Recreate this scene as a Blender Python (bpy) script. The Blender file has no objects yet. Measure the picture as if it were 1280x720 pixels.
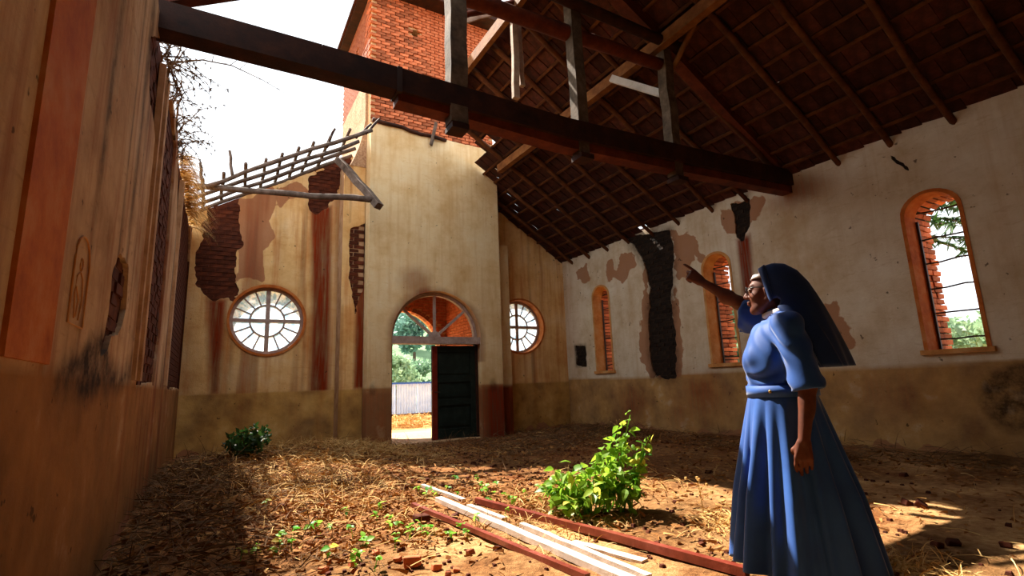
import bpy, math, random
import numpy as np
from mathutils import Vector, Matrix, Euler

random.seed(7); RNG = np.random.default_rng(7)
SC = bpy.context.scene
COL = SC.collection

# ------------------------------------------------------------------ camera
FPX = 639.1; YAW, PITCH, ROLL = .5221, .1867, -.0365
CAM = np.array([0., 0., 1.1])
def cam_axes():
    cy, sy, cp, sp = math.cos(YAW), math.sin(YAW), math.cos(PITCH), math.sin(PITCH)
    f = np.array([sy*cp, cy*cp, sp]); r = np.array([cy, -sy, 0.]); u = np.cross(r, f)
    c, s = math.cos(ROLL), math.sin(ROLL)
    return c*r + s*u, -s*r + c*u, f
AR, AU, AF = cam_axes()
cd = bpy.data.cameras.new('camera'); cam = bpy.data.objects.new('camera', cd); COL.objects.link(cam)
cd.sensor_width = 36; cd.lens = FPX/1280*36; cd.clip_start = .05; cd.clip_end = 600
m = Matrix.Identity(4)
for i in range(3):
    m[i][0], m[i][1], m[i][2], m[i][3] = AR[i], AU[i], -AF[i], CAM[i]
cam.matrix_world = m
SC.camera = cam

# ------------------------------------------------------------------ world, sun, exposure
w = bpy.data.worlds.new('sky'); SC.world = w; w.use_nodes = True
bg = w.node_tree.nodes['Background']; bg.inputs[0].default_value = (.90, .95, 1., 1); bg.inputs[1].default_value = 1.6
sd = bpy.data.lights.new('sun_offscreen', 'SUN'); sd.energy = 14; sd.angle = .009; sd.color = (1, .92, .80)
sun = bpy.data.objects.new('sun_offscreen', sd); COL.objects.link(sun)
SUN_TO = Vector((-.22, .715, 1.)).normalized()
sun.rotation_euler = SUN_TO.to_track_quat('Z', 'Y').to_euler(); sun.location = (-3, 6, 14)
vs = SC.view_settings
vs.view_transform = 'Standard'; vs.look = 'None'; vs.gamma = 1; vs.use_curve_mapping = False; vs.exposure = .35
SC.cycles.max_bounces = 8; SC.cycles.diffuse_bounces = 5; SC.cycles.transparent_max_bounces = 24
SC.cycles.caustics_reflective = False; SC.cycles.caustics_refractive = False

# ------------------------------------------------------------------ measures (metres)
XL, XR, YF, YT = -.58, 7.85, 10.9, 10.1          # left wall, right wall, gable wall, tower front
YB = -6.; ZE, SLOPE, XM = 4.2, .64, 3.64         # back wall, eave, roof slope, ridge
TX0, TX1 = 2.51, 5.5                             # tower
def zroof(X): return 4.15 + (XR - X)*SLOPE
def ray(px, py):
    return (px-640)/FPX*AR - (py-360)/FPX*AU + AF
def at(px, py, ax, val):
    d = ray(px, py); i = 'XYZ'.index(ax); t = (val - CAM[i])/d[i]; return CAM + t*d
def proj(P):
    q = np.asarray(P, float) - CAM; z = q @ AF
    return 640 + FPX*(q @ AR)/z, 360 - FPX*(q @ AU)/z, z
def poly(pts, ax, val, a, b):
    o = []
    for (x, y) in pts:
        P = at(x, y, ax, val); o.append((P['XYZ'.index(a)], P['XYZ'.index(b)]))
    return o

# ------------------------------------------------------------------ mesh helpers
def worldloc(o):
    v = Vector((0, 0, 0))
    while o is not None:
        v = v + o.location; o = o.parent
    return v
def tag(o, label=None, cat=None, group=None, kind=None):
    if label: o['label'] = label
    if cat: o['category'] = cat
    if group: o['group'] = group
    if kind: o['kind'] = kind
    return o
def empty(name, loc):
    o = bpy.data.objects.new(name, None); COL.objects.link(o); o.location = loc; o.empty_display_size = .1; return o
def mobj(name, V, F, mat, parent=None, origin=None, smooth=False, attrs=None, mats=None, midx=None):
    V = np.asarray(V, float)
    if origin is None:
        origin = Vector(worldloc(parent)) if parent is not None else Vector((float(V[:, 0].mean()), float(V[:, 1].mean()), float(V[:, 2].min())))
    origin = Vector(origin)
    me = bpy.data.meshes.new(name)
    W = V - np.array(origin)
    if isinstance(F, np.ndarray):
        k = F.shape[1]; n = len(F)
        me.vertices.add(len(W)); me.vertices.foreach_set('co', W.astype(np.float32).ravel())
        me.loops.add(n*k); me.loops.foreach_set('vertex_index', F.astype(np.int32).ravel())
        me.polygons.add(n); me.polygons.foreach_set('loop_start', np.arange(0, n*k, k, dtype=np.int32))
        me.update(calc_edges=True); me.validate()
    else:
        me.from_pydata(W.tolist(), [], F); me.update()
    if mats:
        for mm in mats: me.materials.append(mm)
        if midx is not None: me.polygons.foreach_set('material_index', np.asarray(midx, np.int32))
    else:
        me.materials.append(mat)
    if smooth: me.polygons.foreach_set('use_smooth', [True]*len(me.polygons))
    if attrs:
        for k, a in attrs.items():
            at_ = me.attributes.new(k, 'FLOAT', 'POINT'); at_.data.foreach_set('value', np.asarray(a, np.float32))
    o = bpy.data.objects.new(name, me); COL.objects.link(o)
    if parent is not None:
        o.parent = parent; o.location = origin - worldloc(parent)
    else:
        o.location = origin
    return o
class MB:
    def __init__(s): s.V = []; s.F = []; s.M = []
    def add(s, V, F, mi=0):
        n = len(s.V); s.V += [tuple(v) for v in V]; s.F += [tuple(i+n for i in f) for f in F]; s.M += [mi]*len(F)
    def box(s, c, size, rot=None, mi=0, taper=0.):
        x, y, z = [k/2 for k in size]; vv = []
        for (a, b, d) in ((-1,-1,-1),(1,-1,-1),(1,1,-1),(-1,1,-1),(-1,-1,1),(1,-1,1),(1,1,1),(-1,1,1)):
            k = 1-taper if d > 0 else 1
            v = Vector((a*x*k, b*y*k, d*z))
            if rot is not None: v = rot @ v
            vv.append(v + Vector(c))
        s.add(vv, BOXF, mi)
    def beam(s, p0, p1, wd, ht, mi=0, segs=1, jit=0., up=(0, 0, 1)):
        p0, p1 = Vector(p0), Vector(p1); t = (p1-p0).normalized(); upv = Vector(up)
        if abs(t.dot(upv)) > .98: upv = Vector((1, 0, 0))
        a = t.cross(upv).normalized(); b = a.cross(t).normalized(); vv = []; ff = []
        for i in range(segs+1):
            c = p0.lerp(p1, i/segs)
            if jit: c = c + a*random.gauss(0, jit) + b*random.gauss(0, jit)
            ww = wd*(1+random.gauss(0, jit*2)); hh = ht*(1+random.gauss(0, jit*2))
            for (x, y) in ((-1,-1),(1,-1),(1,1),(-1,1)): vv.append(c + a*x*ww/2 + b*y*hh/2)
        for i in range(segs):
            for k in range(4):
                ff.append((4*i+k, 4*i+(k+1)%4, 4*i+4+(k+1)%4, 4*i+4+k))
        ff.append((3, 2, 1, 0)); n = 4*segs; ff.append((n, n+1, n+2, n+3)); s.add(vv, ff, mi)
    def tube(s, pts, rad, n=8, mi=0, cap=True, jit=0.):
        pts = [Vector(p) for p in pts]; L = len(pts)
        if not hasattr(rad, '__len__'): rad = [rad]*L
        ref = Vector((0.13, .27, .95)); t0 = (pts[-1]-pts[0]).normalized()
        if abs(t0.dot(ref)) > .9: ref = Vector((1, .1, .05))
        vv = []; ff = []
        for i, p in enumerate(pts):
            t = (pts[min(i+1, L-1)] - pts[max(i-1, 0)]).normalized()
            a = t.cross(ref).normalized(); b = t.cross(a).normalized()
            for k in range(n):
                an = 2*math.pi*k/n; r = rad[i]*(1+random.gauss(0, jit) if jit else 1)
                vv.append(p + a*math.cos(an)*r + b*math.sin(an)*r)
        for i in range(L-1):
            for k in range(n):
                ff.append((i*n+k, i*n+(k+1) % n, (i+1)*n+(k+1) % n, (i+1)*n+k))
        if cap:
            ff.append(tuple(range(n-1, -1, -1))); ff.append(tuple((L-1)*n+k for k in range(n)))
        s.add(vv, ff, mi)
    def build(s, name, mat, parent=None, smooth=False, origin=None, mats=None):
        return mobj(name, s.V, s.F, mat, parent, origin, smooth, None, mats, s.M if mats else None)
BOXF = [(3,2,1,0),(4,5,6,7),(0,1,5,4),(1,2,6,5),(2,3,7,6),(3,0,4,7)]
def wob(p0, p1, n, amp):
    p0, p1 = Vector(p0), Vector(p1)
    return [p0.lerp(p1, i/n) + Vector((random.gauss(0, amp), random.gauss(0, amp), random.gauss(0, amp)))*(0 if i in (0, n) else 1) for i in range(n+1)]
def log(name, p0, p1, r0, r1, mat, parent=None, n=9, segs=8, amp=.01):
    b = MB(); b.tube(wob(p0, p1, segs, amp), [r0+(r1-r0)*i/segs for i in range(segs+1)], n, jit=.05)
    return b.build(name, mat, parent, smooth=True)
def timber(name, p0, p1, wd, ht, mat, parent=None, segs=6, jit=.006, up=(0, 0, 1)):
    b = MB(); b.beam(p0, p1, wd, ht, segs=segs, jit=jit, up=up); o = b.build(name, mat, parent); return o
# value noise on arrays
def _h(ix, iy, s):
    n = (ix.astype(np.int64)*374761393 + iy.astype(np.int64)*668265263 + s*974711) & 0x7fffffff
    n = ((n ^ (n >> 13))*1274126177) & 0x7fffffff
    return ((n ^ (n >> 16)) & 0xffff)/65535.
def vnoise(x, y, s=0):
    x = np.asarray(x, float); y = np.asarray(y, float)
    ix = np.floor(x).astype(int); iy = np.floor(y).astype(int); fx = x-ix; fy = y-iy
    fx = fx*fx*(3-2*fx); fy = fy*fy*(3-2*fy)
    return (_h(ix,iy,s)*(1-fx)+_h(ix+1,iy,s)*fx)*(1-fy) + (_h(ix,iy+1,s)*(1-fx)+_h(ix+1,iy+1,s)*fx)*fy
def fbm(x, y, s=0, o=4):
    r = 0; a = .5; f = 1.
    for i in range(o): r = r + a*vnoise(np.asarray(x)*f, np.asarray(y)*f, s+i*17); a *= .5; f *= 2.03
    return r
def sdpoly(P, U, V):
    """signed distance to polygon, negative inside"""
    P = np.asarray(P, float); d = np.full(U.shape, 1e9); ins = np.zeros(U.shape, bool); n = len(P)
    for i in range(n):
        a, b = P[i], P[(i+1) % n]; e = b-a
        wx, wy = U-a[0], V-a[1]; t = np.clip((wx*e[0]+wy*e[1])/max(e@e, 1e-12), 0, 1)
        d = np.minimum(d, np.hypot(wx-t*e[0], wy-t*e[1]))
        c = ((a[1] <= V) != (b[1] <= V))
        with np.errstate(divide='ignore', invalid='ignore'):
            xi = a[0] + (V-a[1])*e[0]/(e[1] if e[1] != 0 else 1e-12)
        ins ^= (c & (U < xi))
    return np.where(ins, -d, d)
def sheet(u0, u1, v0, v1, step, field):
    """marching squares: keep where field > 0. returns 2D verts, faces"""
    nu = int(round((u1-u0)/step)); nv = int(round((v1-v0)/step))
    us = np.linspace(u0, u1, nu+1); vs_ = np.linspace(v0, v1, nv+1)
    U, V = np.meshgrid(us, vs_, indexing='ij'); Fd = field(U, V); Fd = np.where(np.abs(Fd) < 1e-5, 1e-5, Fd)
    vid = {}; verts = []; faces = []
    def gv(i, j):
        k = (i, j)
        if k not in vid: vid[k] = len(verts); verts.append((us[i], vs_[j]))
        return vid[k]
    def ev(i, j, i2, j2):
        k = (i, j, i2, j2) if (i, j) < (i2, j2) else (i2, j2, i, j)
        if k not in vid:
            a, b = Fd[k[0], k[1]], Fd[k[2], k[3]]; t = min(max(a/(a-b), .02), .98)
            vid[k] = len(verts); verts.append((us[k[0]]+(us[k[2]]-us[k[0]])*t, vs_[k[1]]+(vs_[k[3]]-vs_[k[1]])*t))
        return vid[k]
    pos = Fd > 0
    s4 = pos[:-1,:-1].astype(int)+pos[1:,:-1]+pos[1:,1:]+pos[:-1,1:]
    for i, j in zip(*np.nonzero(s4)):
        i = int(i); j = int(j)
        if s4[i, j] == 4:
            faces.append((gv(i,j), gv(i+1,j), gv(i+1,j+1), gv(i,j+1))); continue
        cs = ((i,j),(i+1,j),(i+1,j+1),(i,j+1)); f = []
        for k in range(4):
            a, b = cs[k], cs[(k+1) % 4]
            if pos[a]: f.append(gv(*a))
            if pos[a] != pos[b]: f.append(ev(*a, *b))
        if len(f) >= 3: faces.append(tuple(f))
    return np.array(verts), faces
def slab(name, uv, faces, to3, thick, mat, parent=None, attrs=None, origin=None, back=True):
    """extrude a 2D sheet; to3(u,v,depth) -> xyz arrays; front face at depth 0, back at depth thick"""
    n = len(uv); A = to3(uv[:, 0], uv[:, 1], 0*uv[:, 0]); B = to3(uv[:, 0], uv[:, 1], 0*uv[:, 0]+thick)
    edges = {}
    for f in faces:
        for k in range(len(f)):
            a, b = f[k], f[(k+1) % len(f)]
            if (b, a) in edges: del edges[(b, a)]
            else: edges[(a, b)] = 1
    F = list(faces)
    if back: F += [tuple(i+n for i in reversed(f)) for f in faces]
    F += [(b, a, a+n, b+n) for (a, b) in edges]
    at2 = {k: np.concatenate([a, a]) for k, a in attrs.items()} if attrs else None
    o = mobj(name, np.concatenate([A, B]), F, mat, parent, origin, False, at2); return o
def S3(u, v, d): return np.stack(np.broadcast_arrays(u, v, d), 1)
def smooth01(d, wdt): return np.clip(.5 - d/wdt, 0, 1)

# ------------------------------------------------------------------ materials
def lin(c):
    if isinstance(c, str):
        c = [int(c[i:i+2], 16)/255 for i in (0, 2, 4)]
        c = [x/12.92 if x <= .04045 else ((x+.055)/1.055)**2.4 for x in c]
    return (*c[:3], 1.)
class NT:
    def __init__(s, name):
        s.m = bpy.data.materials.new(name); s.m.use_nodes = True; s.t = s.m.node_tree; s.p = s.t.nodes['Principled BSDF']
        s.out = s.t.nodes['Material Output']; s.co = None
    def n(s, typ, **kw):
        nd = s.t.nodes.new(typ)
        for k, v in kw.items(): setattr(nd, k, v)
        return nd
    def l(s, a, b): s.t.links.new(a, b)
    def coord(s, scale=(1,1,1), kind='Object'):
        tc = s.n('ShaderNodeTexCoord'); mp = s.n('ShaderNodeMapping'); mp.inputs['Scale'].default_value = scale
        s.l(tc.outputs[kind], mp.inputs[0]); return mp.outputs[0]
    def noise(s, scale, detail=5, rough=.6, vec=None, dist=0.):
        nd = s.n('ShaderNodeTexNoise'); nd.inputs['Scale'].default_value = scale; nd.inputs['Detail'].default_value = detail
        nd.inputs['Roughness'].default_value = rough; nd.inputs['Distortion'].default_value = dist
        if vec is None: vec = s.coord()
        s.l(vec, nd.inputs['Vector']); return nd.outputs[0]
    def ramp(s, fac, stops):
        r = s.n('ShaderNodeValToRGB'); e = r.color_ramp.elements
        while len(e) < len(stops): e.new(.5)
        for i, (p, c) in enumerate(stops): e[i].position = p; e[i].color = lin(c) if not isinstance(c, (int, float)) else (c, c, c, 1)
        s.l(fac, r.inputs[0]); return r.outputs[0]
    def mix(s, fac, a, b, mode='MIX'):
        m_ = s.n('ShaderNodeMix', data_type='RGBA', blend_type=mode)
        for inp, v in ((m_.inputs[0], fac), (m_.inputs[6], a), (m_.inputs[7], b)):
            if hasattr(v, 'links'): s.l(v, inp)
            elif isinstance(v, (int, float)): inp.default_value = v
            else: inp.default_value = lin(v)
        return m_.outputs[2]
    def math(s, op, a, b=0., clamp=False):
        nd = s.n('ShaderNodeMath', operation=op); nd.use_clamp = clamp
        for inp, v in ((nd.inputs[0], a), (nd.inputs[1], b)):
            if hasattr(v, 'links'): s.l(v, inp)
            else: inp.default_value = v
        return nd.outputs[0]
    def attr(s, name):
        nd = s.n('ShaderNodeAttribute'); nd.attribute_name = name; return nd.outputs['Fac']
    def bump(s, h, strength=.3, dist=.02):
        b = s.n('ShaderNodeBump'); b.inputs['Strength'].default_value = strength; b.inputs['Distance'].default_value = dist
        s.l(h, b.inputs['Height']); s.l(b.outputs[0], s.p.inputs['Normal'])
    def done(s, col=None, rough=.85, spec=.25):
        if col is not None:
            if hasattr(col, 'links'): s.l(col, s.p.inputs['Base Color'])
            else: s.p.inputs['Base Color'].default_value = lin(col)
        s.p.inputs['Roughness'].default_value = rough; s.p.inputs['Specular IOR Level'].default_value = spec
        return s.m
def mottled(name, cols, scale=6, rough=.85, bump=.3, bscale=40, vec=(1,1,1), spec=.2, rnd=.0, dist=.01):
    t = NT(name); v = t.coord(vec); n = t.noise(scale, 6, .65, v)
    c = t.ramp(n, [(.25+.5*i/(len(cols)-1), cc) for i, cc in enumerate(cols)])
    if rnd:
        oi = t.n('ShaderNodeObjectInfo'); k = t.math('MULTIPLY_ADD', oi.outputs['Random'], 2*rnd); t.t.nodes[-1].inputs[2].default_value = 1-rnd
        h = t.n('ShaderNodeHueSaturation'); t.l(k, h.inputs['Value']); t.l(c, h.inputs['Color']); c = h.outputs[0]
    if bump: t.bump(t.noise(bscale, 5, .7, v), bump, dist)
    return t.done(c, rough, spec)
def plaster(name, base, streak_col='A8662F', rust_col='541407', dirt_col='2E1C10', dado_col='A5813F', pink_col='A8704E', streak=.5, fine=1.):
    t = NT(name); v = t.coord(); vs_ = t.coord((5., 5., .35))
    n1 = t.noise(1.3, 7, .65, v); c = t.ramp(n1, [(.3, base[0]), (.52, base[1]), (.72, base[2])])
    n2 = t.noise(1.6, 6, .6, vs_); k = t.math('MULTIPLY', t.ramp(n2, [(.48, 0.), (.72, 1.)]), streak)
    c = t.mix(k, c, streak_col)
    hz = t.noise(3.2, 6, .7, t.coord((1., 1., 4.)), 1.2); c = t.mix(t.math('MULTIPLY', t.ramp(hz, [(.56, 0.), (.68, 1.)]), .45*fine), c, base[0])
    c = t.mix(t.attr('dado'), c, t.ramp(t.noise(2.2, 6, .6, v), [(.3, '7A5228'), (.6, dado_col), (.8, base[1])]))
    edge = t.noise(7, 6, .7, v)
    def mask(nm, lo=.35): return t.ramp(t.math('ADD', t.math('MULTIPLY', t.attr(nm), 1.1), t.math('MULTIPLY', t.math('SUBTRACT', edge, .5), 1.1)), [(lo, 0.), (lo+.2, 1.)])
    c = t.mix(t.math('MULTIPLY', mask('pink'), .9), c, pink_col)
    ns = t.noise(2.5, 6, .6, t.coord((9., 9., .5)))
    rk = t.math('MULTIPLY', t.attr('rust'), t.ramp(ns, [(.28, .7), (.55, 1.)]))
    c = t.mix(rk, c, t.ramp(ns, [(.35, rust_col), (.7, '93350F')]))
    c = t.mix(t.math('MULTIPLY', t.attr('dirt'), t.ramp(edge, [(.3, .3), (.6, 1.)])), c, dirt_col)
    spots = t.noise(11, 3, .5, v); c = t.mix(t.ramp(spots, [(.70, 0.), (.74, .75)]), c, '3A2413')
    t.bump(t.math('ADD', t.math('MULTIPLY', t.noise(4, 8, .6, v), 1.), t.math('MULTIPLY', t.noise(45, 4, .7, v), .18)), .5, .03)
    return t.done(c, .9, .15)
M = {}
M['plaster_left'] = plaster('plaster_left_wall', ('96704E', 'C6A27C', 'D8BC9C'), '8E4A22', streak=.8, dado_col='9E6A38')
M['plaster_bay'] = plaster('plaster_gable', ('CE9654', 'E8BE80', 'F0D2A0'), 'B8601E', streak=.62, dado_col='C89A50')
M['plaster_tower'] = plaster('plaster_tower', ('CFA870', 'E4C898', 'EAD6AE'), 'C08A4C', streak=.4, dado_col='9A5A28')
M['plaster_right'] = plaster('plaster_right_wall', ('B89C78', 'D2C0A4', 'DED2BC'), 'B48C5E', streak=.35, dado_col='B88A4A', pink_col='9E6C4A')
M['orange_plaster'] = mottled('orange_plaster', ['9A4A18', 'C06A2C', 'CC8B54'], 5)
M['strip'] = mottled('fluted_strip_plaster', ['8A6242', 'B48C66', 'C8A484'], 5)
M['reveal'] = mottled('window_reveal_plaster', ['A86A34', 'C98C4E', 'D2A875'], 5)
M['brick'] = mottled('red_brick', ['8A4226', 'B0603C', 'C87E58'], 9, .9, .5, 60, rnd=.45)
M['brick_dark'] = mottled('burnt_brick', ['32160C', '4E2414', '66341C'], 9, .9, .5, 60, rnd=.3)
M['brick_black'] = mottled('sooty_brick', ['15100C', '241A13', '3A2A1C'], 9, .95, .5, 60, rnd=.3)
M['mortar'] = mottled('mortar', ['A8845C', 'CCA67A', 'DCBE94'], 20)
M['mortar_dark'] = mottled('sooty_mortar', ['1C130C', '2A1D13', '3A2818'], 14)
M['mortar_brown'] = mottled('brown_mortar', ['3E1E12', '572A18', '6A3A22'], 14)
M['roughcast'] = mottled('roughcast', ['7A5A44', 'B08A6A', 'CDB08C'], 22, .95, .9, 30)
M['wood_dark'] = mottled('dark_timber', ['1C100A', '33190D', '4A2714'], 5, .75, .4, 40, (1, 1, 1))
M['wood_red'] = mottled('red_brown_timber', ['3A160B', '5E2712', '7A3A1C'], 5, .7, .4, 40)
M['wood_brown'] = mottled('brown_timber', ['5A3418', '7E4E26', '9A6838'], 6, .75, .4, 40)
M['wood_mid'] = mottled('mid_brown_pole', ['3A1E0E', '573016', '74441F'], 6, .8, .4, 40)
M['wood_pale'] = mottled('weathered_pale_timber', ['8E7460', 'B49C86', 'CDBBA8'], 6, .8, .4, 40)
M['wood_grey'] = mottled('grey_weathered_pole', ['3E322A', '63544A', '85746A'], 7, .85, .5, 40)
M['post_wood'] = mottled('grey_brown_post_timber', ['33261A', '5A4836', '7E6A56'], 6, .8, .4, 40)
M['white_paint'] = mottled('flaking_white_paint', ['C8C2B8', 'E2DED6', 'EFECE6'], 6, .6, .2, 40)
M['tile'] = mottled('roof_tile', ['2A1610', '46241A', '603224'], 7, .85, .4, 50, rnd=.4)
M['earth'] = None
M['leaf'] = None

def earth_mat():
    t = NT('red_earth'); v = t.coord(); n = t.noise(.9, 8, .68, v); n2 = t.noise(14, 6, .7, v)
    c = t.ramp(n, [(.3, '5A321A'), (.47, '84522C'), (.62, 'B08050'), (.78, 'CCA676')])
    c = t.mix(t.ramp(n2, [(.35, .75), (.55, 0.)]), c, '4A2612')
    c = t.mix(t.attr('sand'), c, t.ramp(n2, [(.3, 'B27C48'), (.6, 'D8AE78'), (.8, 'E6C698')]))
    c = t.mix(t.attr('mulch'), c, t.ramp(n2, [(.3, '4A2E18'), (.55, '7A5430'), (.75, 'A87C4A')]))
    t.bump(t.math('ADD', n2, t.math('MULTIPLY', t.noise(60, 4, .7, v), .4)), .9, .04)
    return t.done(c, .95, .1)
M['earth'] = earth_mat()
def leaf_mat(name, a, b, trans=.5):
    t = NT(name); oi = t.n('ShaderNodeObjectInfo'); n = t.noise(9, 3, .5)
    c = t.ramp(t.math('ADD', t.math('MULTIPLY', oi.outputs['Random'], .6), t.math('MULTIPLY', n, .4)), [(.2, a), (.75, b)])
    t.done(c, .45, .4)
    tr = t.n('ShaderNodeBsdfTranslucent'); t.l(c, tr.inputs[0]); mx = t.n('ShaderNodeMixShader'); mx.inputs[0].default_value = trans
    t.l(t.p.outputs[0], mx.inputs[1]); t.l(tr.outputs[0], mx.inputs[2]); t.l(mx.outputs[0], t.out.inputs[0]); return t.m
M['leaf'] = leaf_mat('bush_leaf', '3E7A22', 'A8C83C')
M['leaf_yellow'] = leaf_mat('yellowing_leaf', 'A8B43C', 'E2D25A')
M['seed_leaf'] = leaf_mat('seedling_leaf', '4C9A2C', '9CD048')
M['leaf_dark'] = leaf_mat('dark_leaf', '24401A', '42682A', .3)
M['leaf_far_haze'] = leaf_mat('hazed_hillside_leaf', '5A8478', '90B4A8', .35)  # distance haze painted into the leaf colour as pale blue-green
M['leaf_near'] = leaf_mat('green_tree_leaf', '62866A', '9CB890', .4)  # green paled and greyed to put haze into the leaf colour
M['straw'] = mottled('straw', ['9A7442', 'C89E5E', 'E8CC90'], 3, .8, 0)
M['straw_dark'] = mottled('dead_twig', ['4A3420', '6A4E32', '8C7050'], 3, .85, 0)
M['litter'] = mottled('leaf_litter', ['5E3A1C', '9A6634', 'D0A060'], 5, .85, 0)

def solid(name, c, rough=.6, spec=.4, metal=0.):
    t = NT(name); t.p.inputs['Metallic'].default_value = metal
    n = t.noise(18, 4, .6); cc = t.mix(t.math('MULTIPLY', n, .25), c, (.02, .02, .02)); return t.done(cc, rough, spec)
M['iron'] = solid('rusty_iron', '3A241A', .6)
M['door_green'] = mottled('dark_green_door', ['0E1512', '16211C', '24302A'], 5, .6, .3, 30)
M['door_red'] = mottled('red_door_edge', ['5A1A0E', '7A2414', '8E3A22'], 5, .6, .3, 30)
M['frame_paint'] = mottled('greyish_pink_frame_paint', ['8E7468', 'AC9488', 'C4B0A4'], 8, .6, .2, 30)
def glass_mat():
    t = NT('dusty_window_glass'); n = t.noise(7, 5, .6)
    tr = t.n('ShaderNodeBsdfTransparent'); tr.inputs[0].default_value = (.86, .94, 1, 1)
    tl = t.n('ShaderNodeBsdfTranslucent'); t.l(t.ramp(t.noise(11, 4, .6), [(.38, 'A4BCD0'), (.5, 'CCDCE8'), (.62, 'F0F4F8')]), tl.inputs[0])
    k = t.ramp(n, [(.3, .45), (.6, .85)])
    mx = t.n('ShaderNodeMixShader'); t.l(k, mx.inputs[0]); t.l(tr.outputs[0], mx.inputs[1]); t.l(tl.outputs[0], mx.inputs[2])
    gl = t.n('ShaderNodeBsdfGlossy'); gl.inputs['Roughness'].default_value = .08; m2 = t.n('ShaderNodeMixShader'); m2.inputs[0].default_value = .05
    t.l(mx.outputs[0], m2.inputs[1]); t.l(gl.outputs[0], m2.inputs[2]); t.l(m2.outputs[0], t.out.inputs[0]); return t.m
M['glass'] = glass_mat()

# ------------------------------------------------------------------ bricks
def unit_brick(name, L, H, D, mat, seed):
    random.seed(seed); b = MB(); b.box((0, 0, 0), (L, D, H))
    b.V = [(x+random.gauss(0, .004), y+random.gauss(0, .003), z+random.gauss(0, .003)) for x, y, z in b.V]
    me = bpy.data.meshes.new(name); me.from_pydata(b.V, [], b.F); me.materials.append(mat); me.update(); return me
def area_px(c, L, H):
    x, y, z = proj(c)
    if z < .3 or x < -10 or x > 1290 or y < -10 or y > 730: return 0
    return L*H*(FPX/z)**2
BRICK_CACHE = {}
def lay(parent, centres, rotz, L, H, D, mat, limit=300, name='brick', tilt=.0):
    """centres: list of world centres; the `limit` that show largest are parts, the rest one joined part"""
    key = (round(L, 3), round(H, 3), mat.name)
    if key not in BRICK_CACHE: BRICK_CACHE[key] = [unit_brick(name, L, H, D, mat, 50+i) for i in range(4)]
    ms = BRICK_CACHE[key]; order = sorted(range(len(centres)), key=lambda i: -area_px(centres[i], L, H))
    pl = worldloc(parent)
    for i in order[:limit]:
        o = bpy.data.objects.new(name, random.choice(ms)); COL.objects.link(o); o.parent = parent
        c = Vector(centres[i]) - pl; nrm = Vector((math.sin(rotz), -math.cos(rotz), 0))*random.gauss(0, .004)
        o.location = c + nrm; o.rotation_euler = (random.gauss(0, tilt), random.gauss(0, .008), rotz + random.gauss(0, .008))
    rest = order[limit:]
    if rest:
        b = MB()
        for i in rest: b.box(centres[i], (L, D, H), Euler((0, 0, rotz)).to_matrix())
        tag(b.build(name + '_courses', mat, parent), kind='stuff')
def courses(u0, u1, v0, v1, pu, pv, test, jit=.0):
    """running bond centres (u,v) where test(u,v)"""
    out = []; r = 0; v = v0 + pv/2
    while v < v1:
        u = u0 + pu/2 + (pu/2 if r % 2 else 0)
        while u < u1 + pu/2:
            if test(u, v): out.append((u, v))
            u += pu
        v += pv; r += 1
    return out
def inpoly(P, marg=.0):
    P = np.asarray(P)
    return lambda u, v: sdpoly(P, np.array([[u]]), np.array([[v]]))[0, 0] < marg

def splash(U, V, s):      # ragged red-earth splash marks thrown up by rain
    return np.clip((.04+.55*np.maximum(0, fbm(U*2.4, U*0+s, s)-.36)+.12*(fbm(U*9, V*6, s+3)-.5)-V)*14, 0, 1)
# ------------------------------------------------------------------ front gable wall
WC1, WC2, WR = (.78, 2.50), (6.49, 2.52), .69
def gtop(U): return np.where(U < XM, 4.82+.60*U, 4.27+(XR-U)*SLOPE)
hole1 = poly([(258,256),(300,253),(299,277),(302,294),(296,335),(292,353),(293,373),(264,376),(247,358),(241,335),(250,312),(255,277)], 'Y', YF, 'X', 'Z')
hole1 = [(max(a, XL-.1), b+(.12 if b > 4.3 else 0)) for a, b in hole1]
hole2 = poly([(384,222),(440,190),(440,218),(425,233),(412,259),(396,268),(388,258)], 'Y', YF, 'X', 'Z')
pinkA = poly([(296,250),(340,236),(342,256),(334,277),(343,297),(325,312),(325,347),(294,354),(300,294)], 'Y', YF, 'X', 'Z')
pinkB = poly([(345,238),(372,226),(384,240),(362,250),(350,262)], 'Y', YF, 'X', 'Z')
rustA = poly([(388,262),(416,256),(414,380),(411,492),(386,492),(390,380)], 'Y', YF, 'X', 'Z')
rustB = poly([(258,372),(284,374),(280,430),(274,494),(262,494)], 'Y', YF, 'X', 'Z')
rustC = poly([(416,250),(430,240),(428,492),(420,492)], 'Y', YF, 'X', 'Z')
rustD = poly([(226,300),(245,300),(240,494),(222,494)], 'Y', YF, 'X', 'Z')
def gable_out(U, V):
    d = gtop(U) - V
    return d
def f_gcore(U, V):
    d = np.minimum(gable_out(U, V), np.maximum(TX0+.12-U, U-(TX1-.12)))
    for c in (WC1, WC2): d = np.minimum(d, np.hypot(U-c[0], V-c[1]) - WR)
    return d
def f_gpl(U, V):
    d = f_gcore(U, V) - .004; nz = (fbm(U*4, V*4, 3)-.47)*.22 + (fbm(U*14, V*14, 9)-.47)*.08
    d = np.minimum(d, gtop(U)-.03-V + nz*.4)
    for h in (hole1, hole2): d = np.minimum(d, sdpoly(h, U, V) + nz)
    return d
to_f = lambda u, v, d: np.stack([u, YF + d, v], 1)
uv, fc = sheet(XL-.4, XR+.5, -.1, 7.2, .06, f_gcore)
wall_front = slab('wall_front', uv, fc, lambda u, v, d: np.stack([u, YF+.03+d, v], 1), .34, M['mortar_brown'])
tag(wall_front, 'gable wall with round windows and peeling cream plaster', None, None, 'structure')
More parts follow.
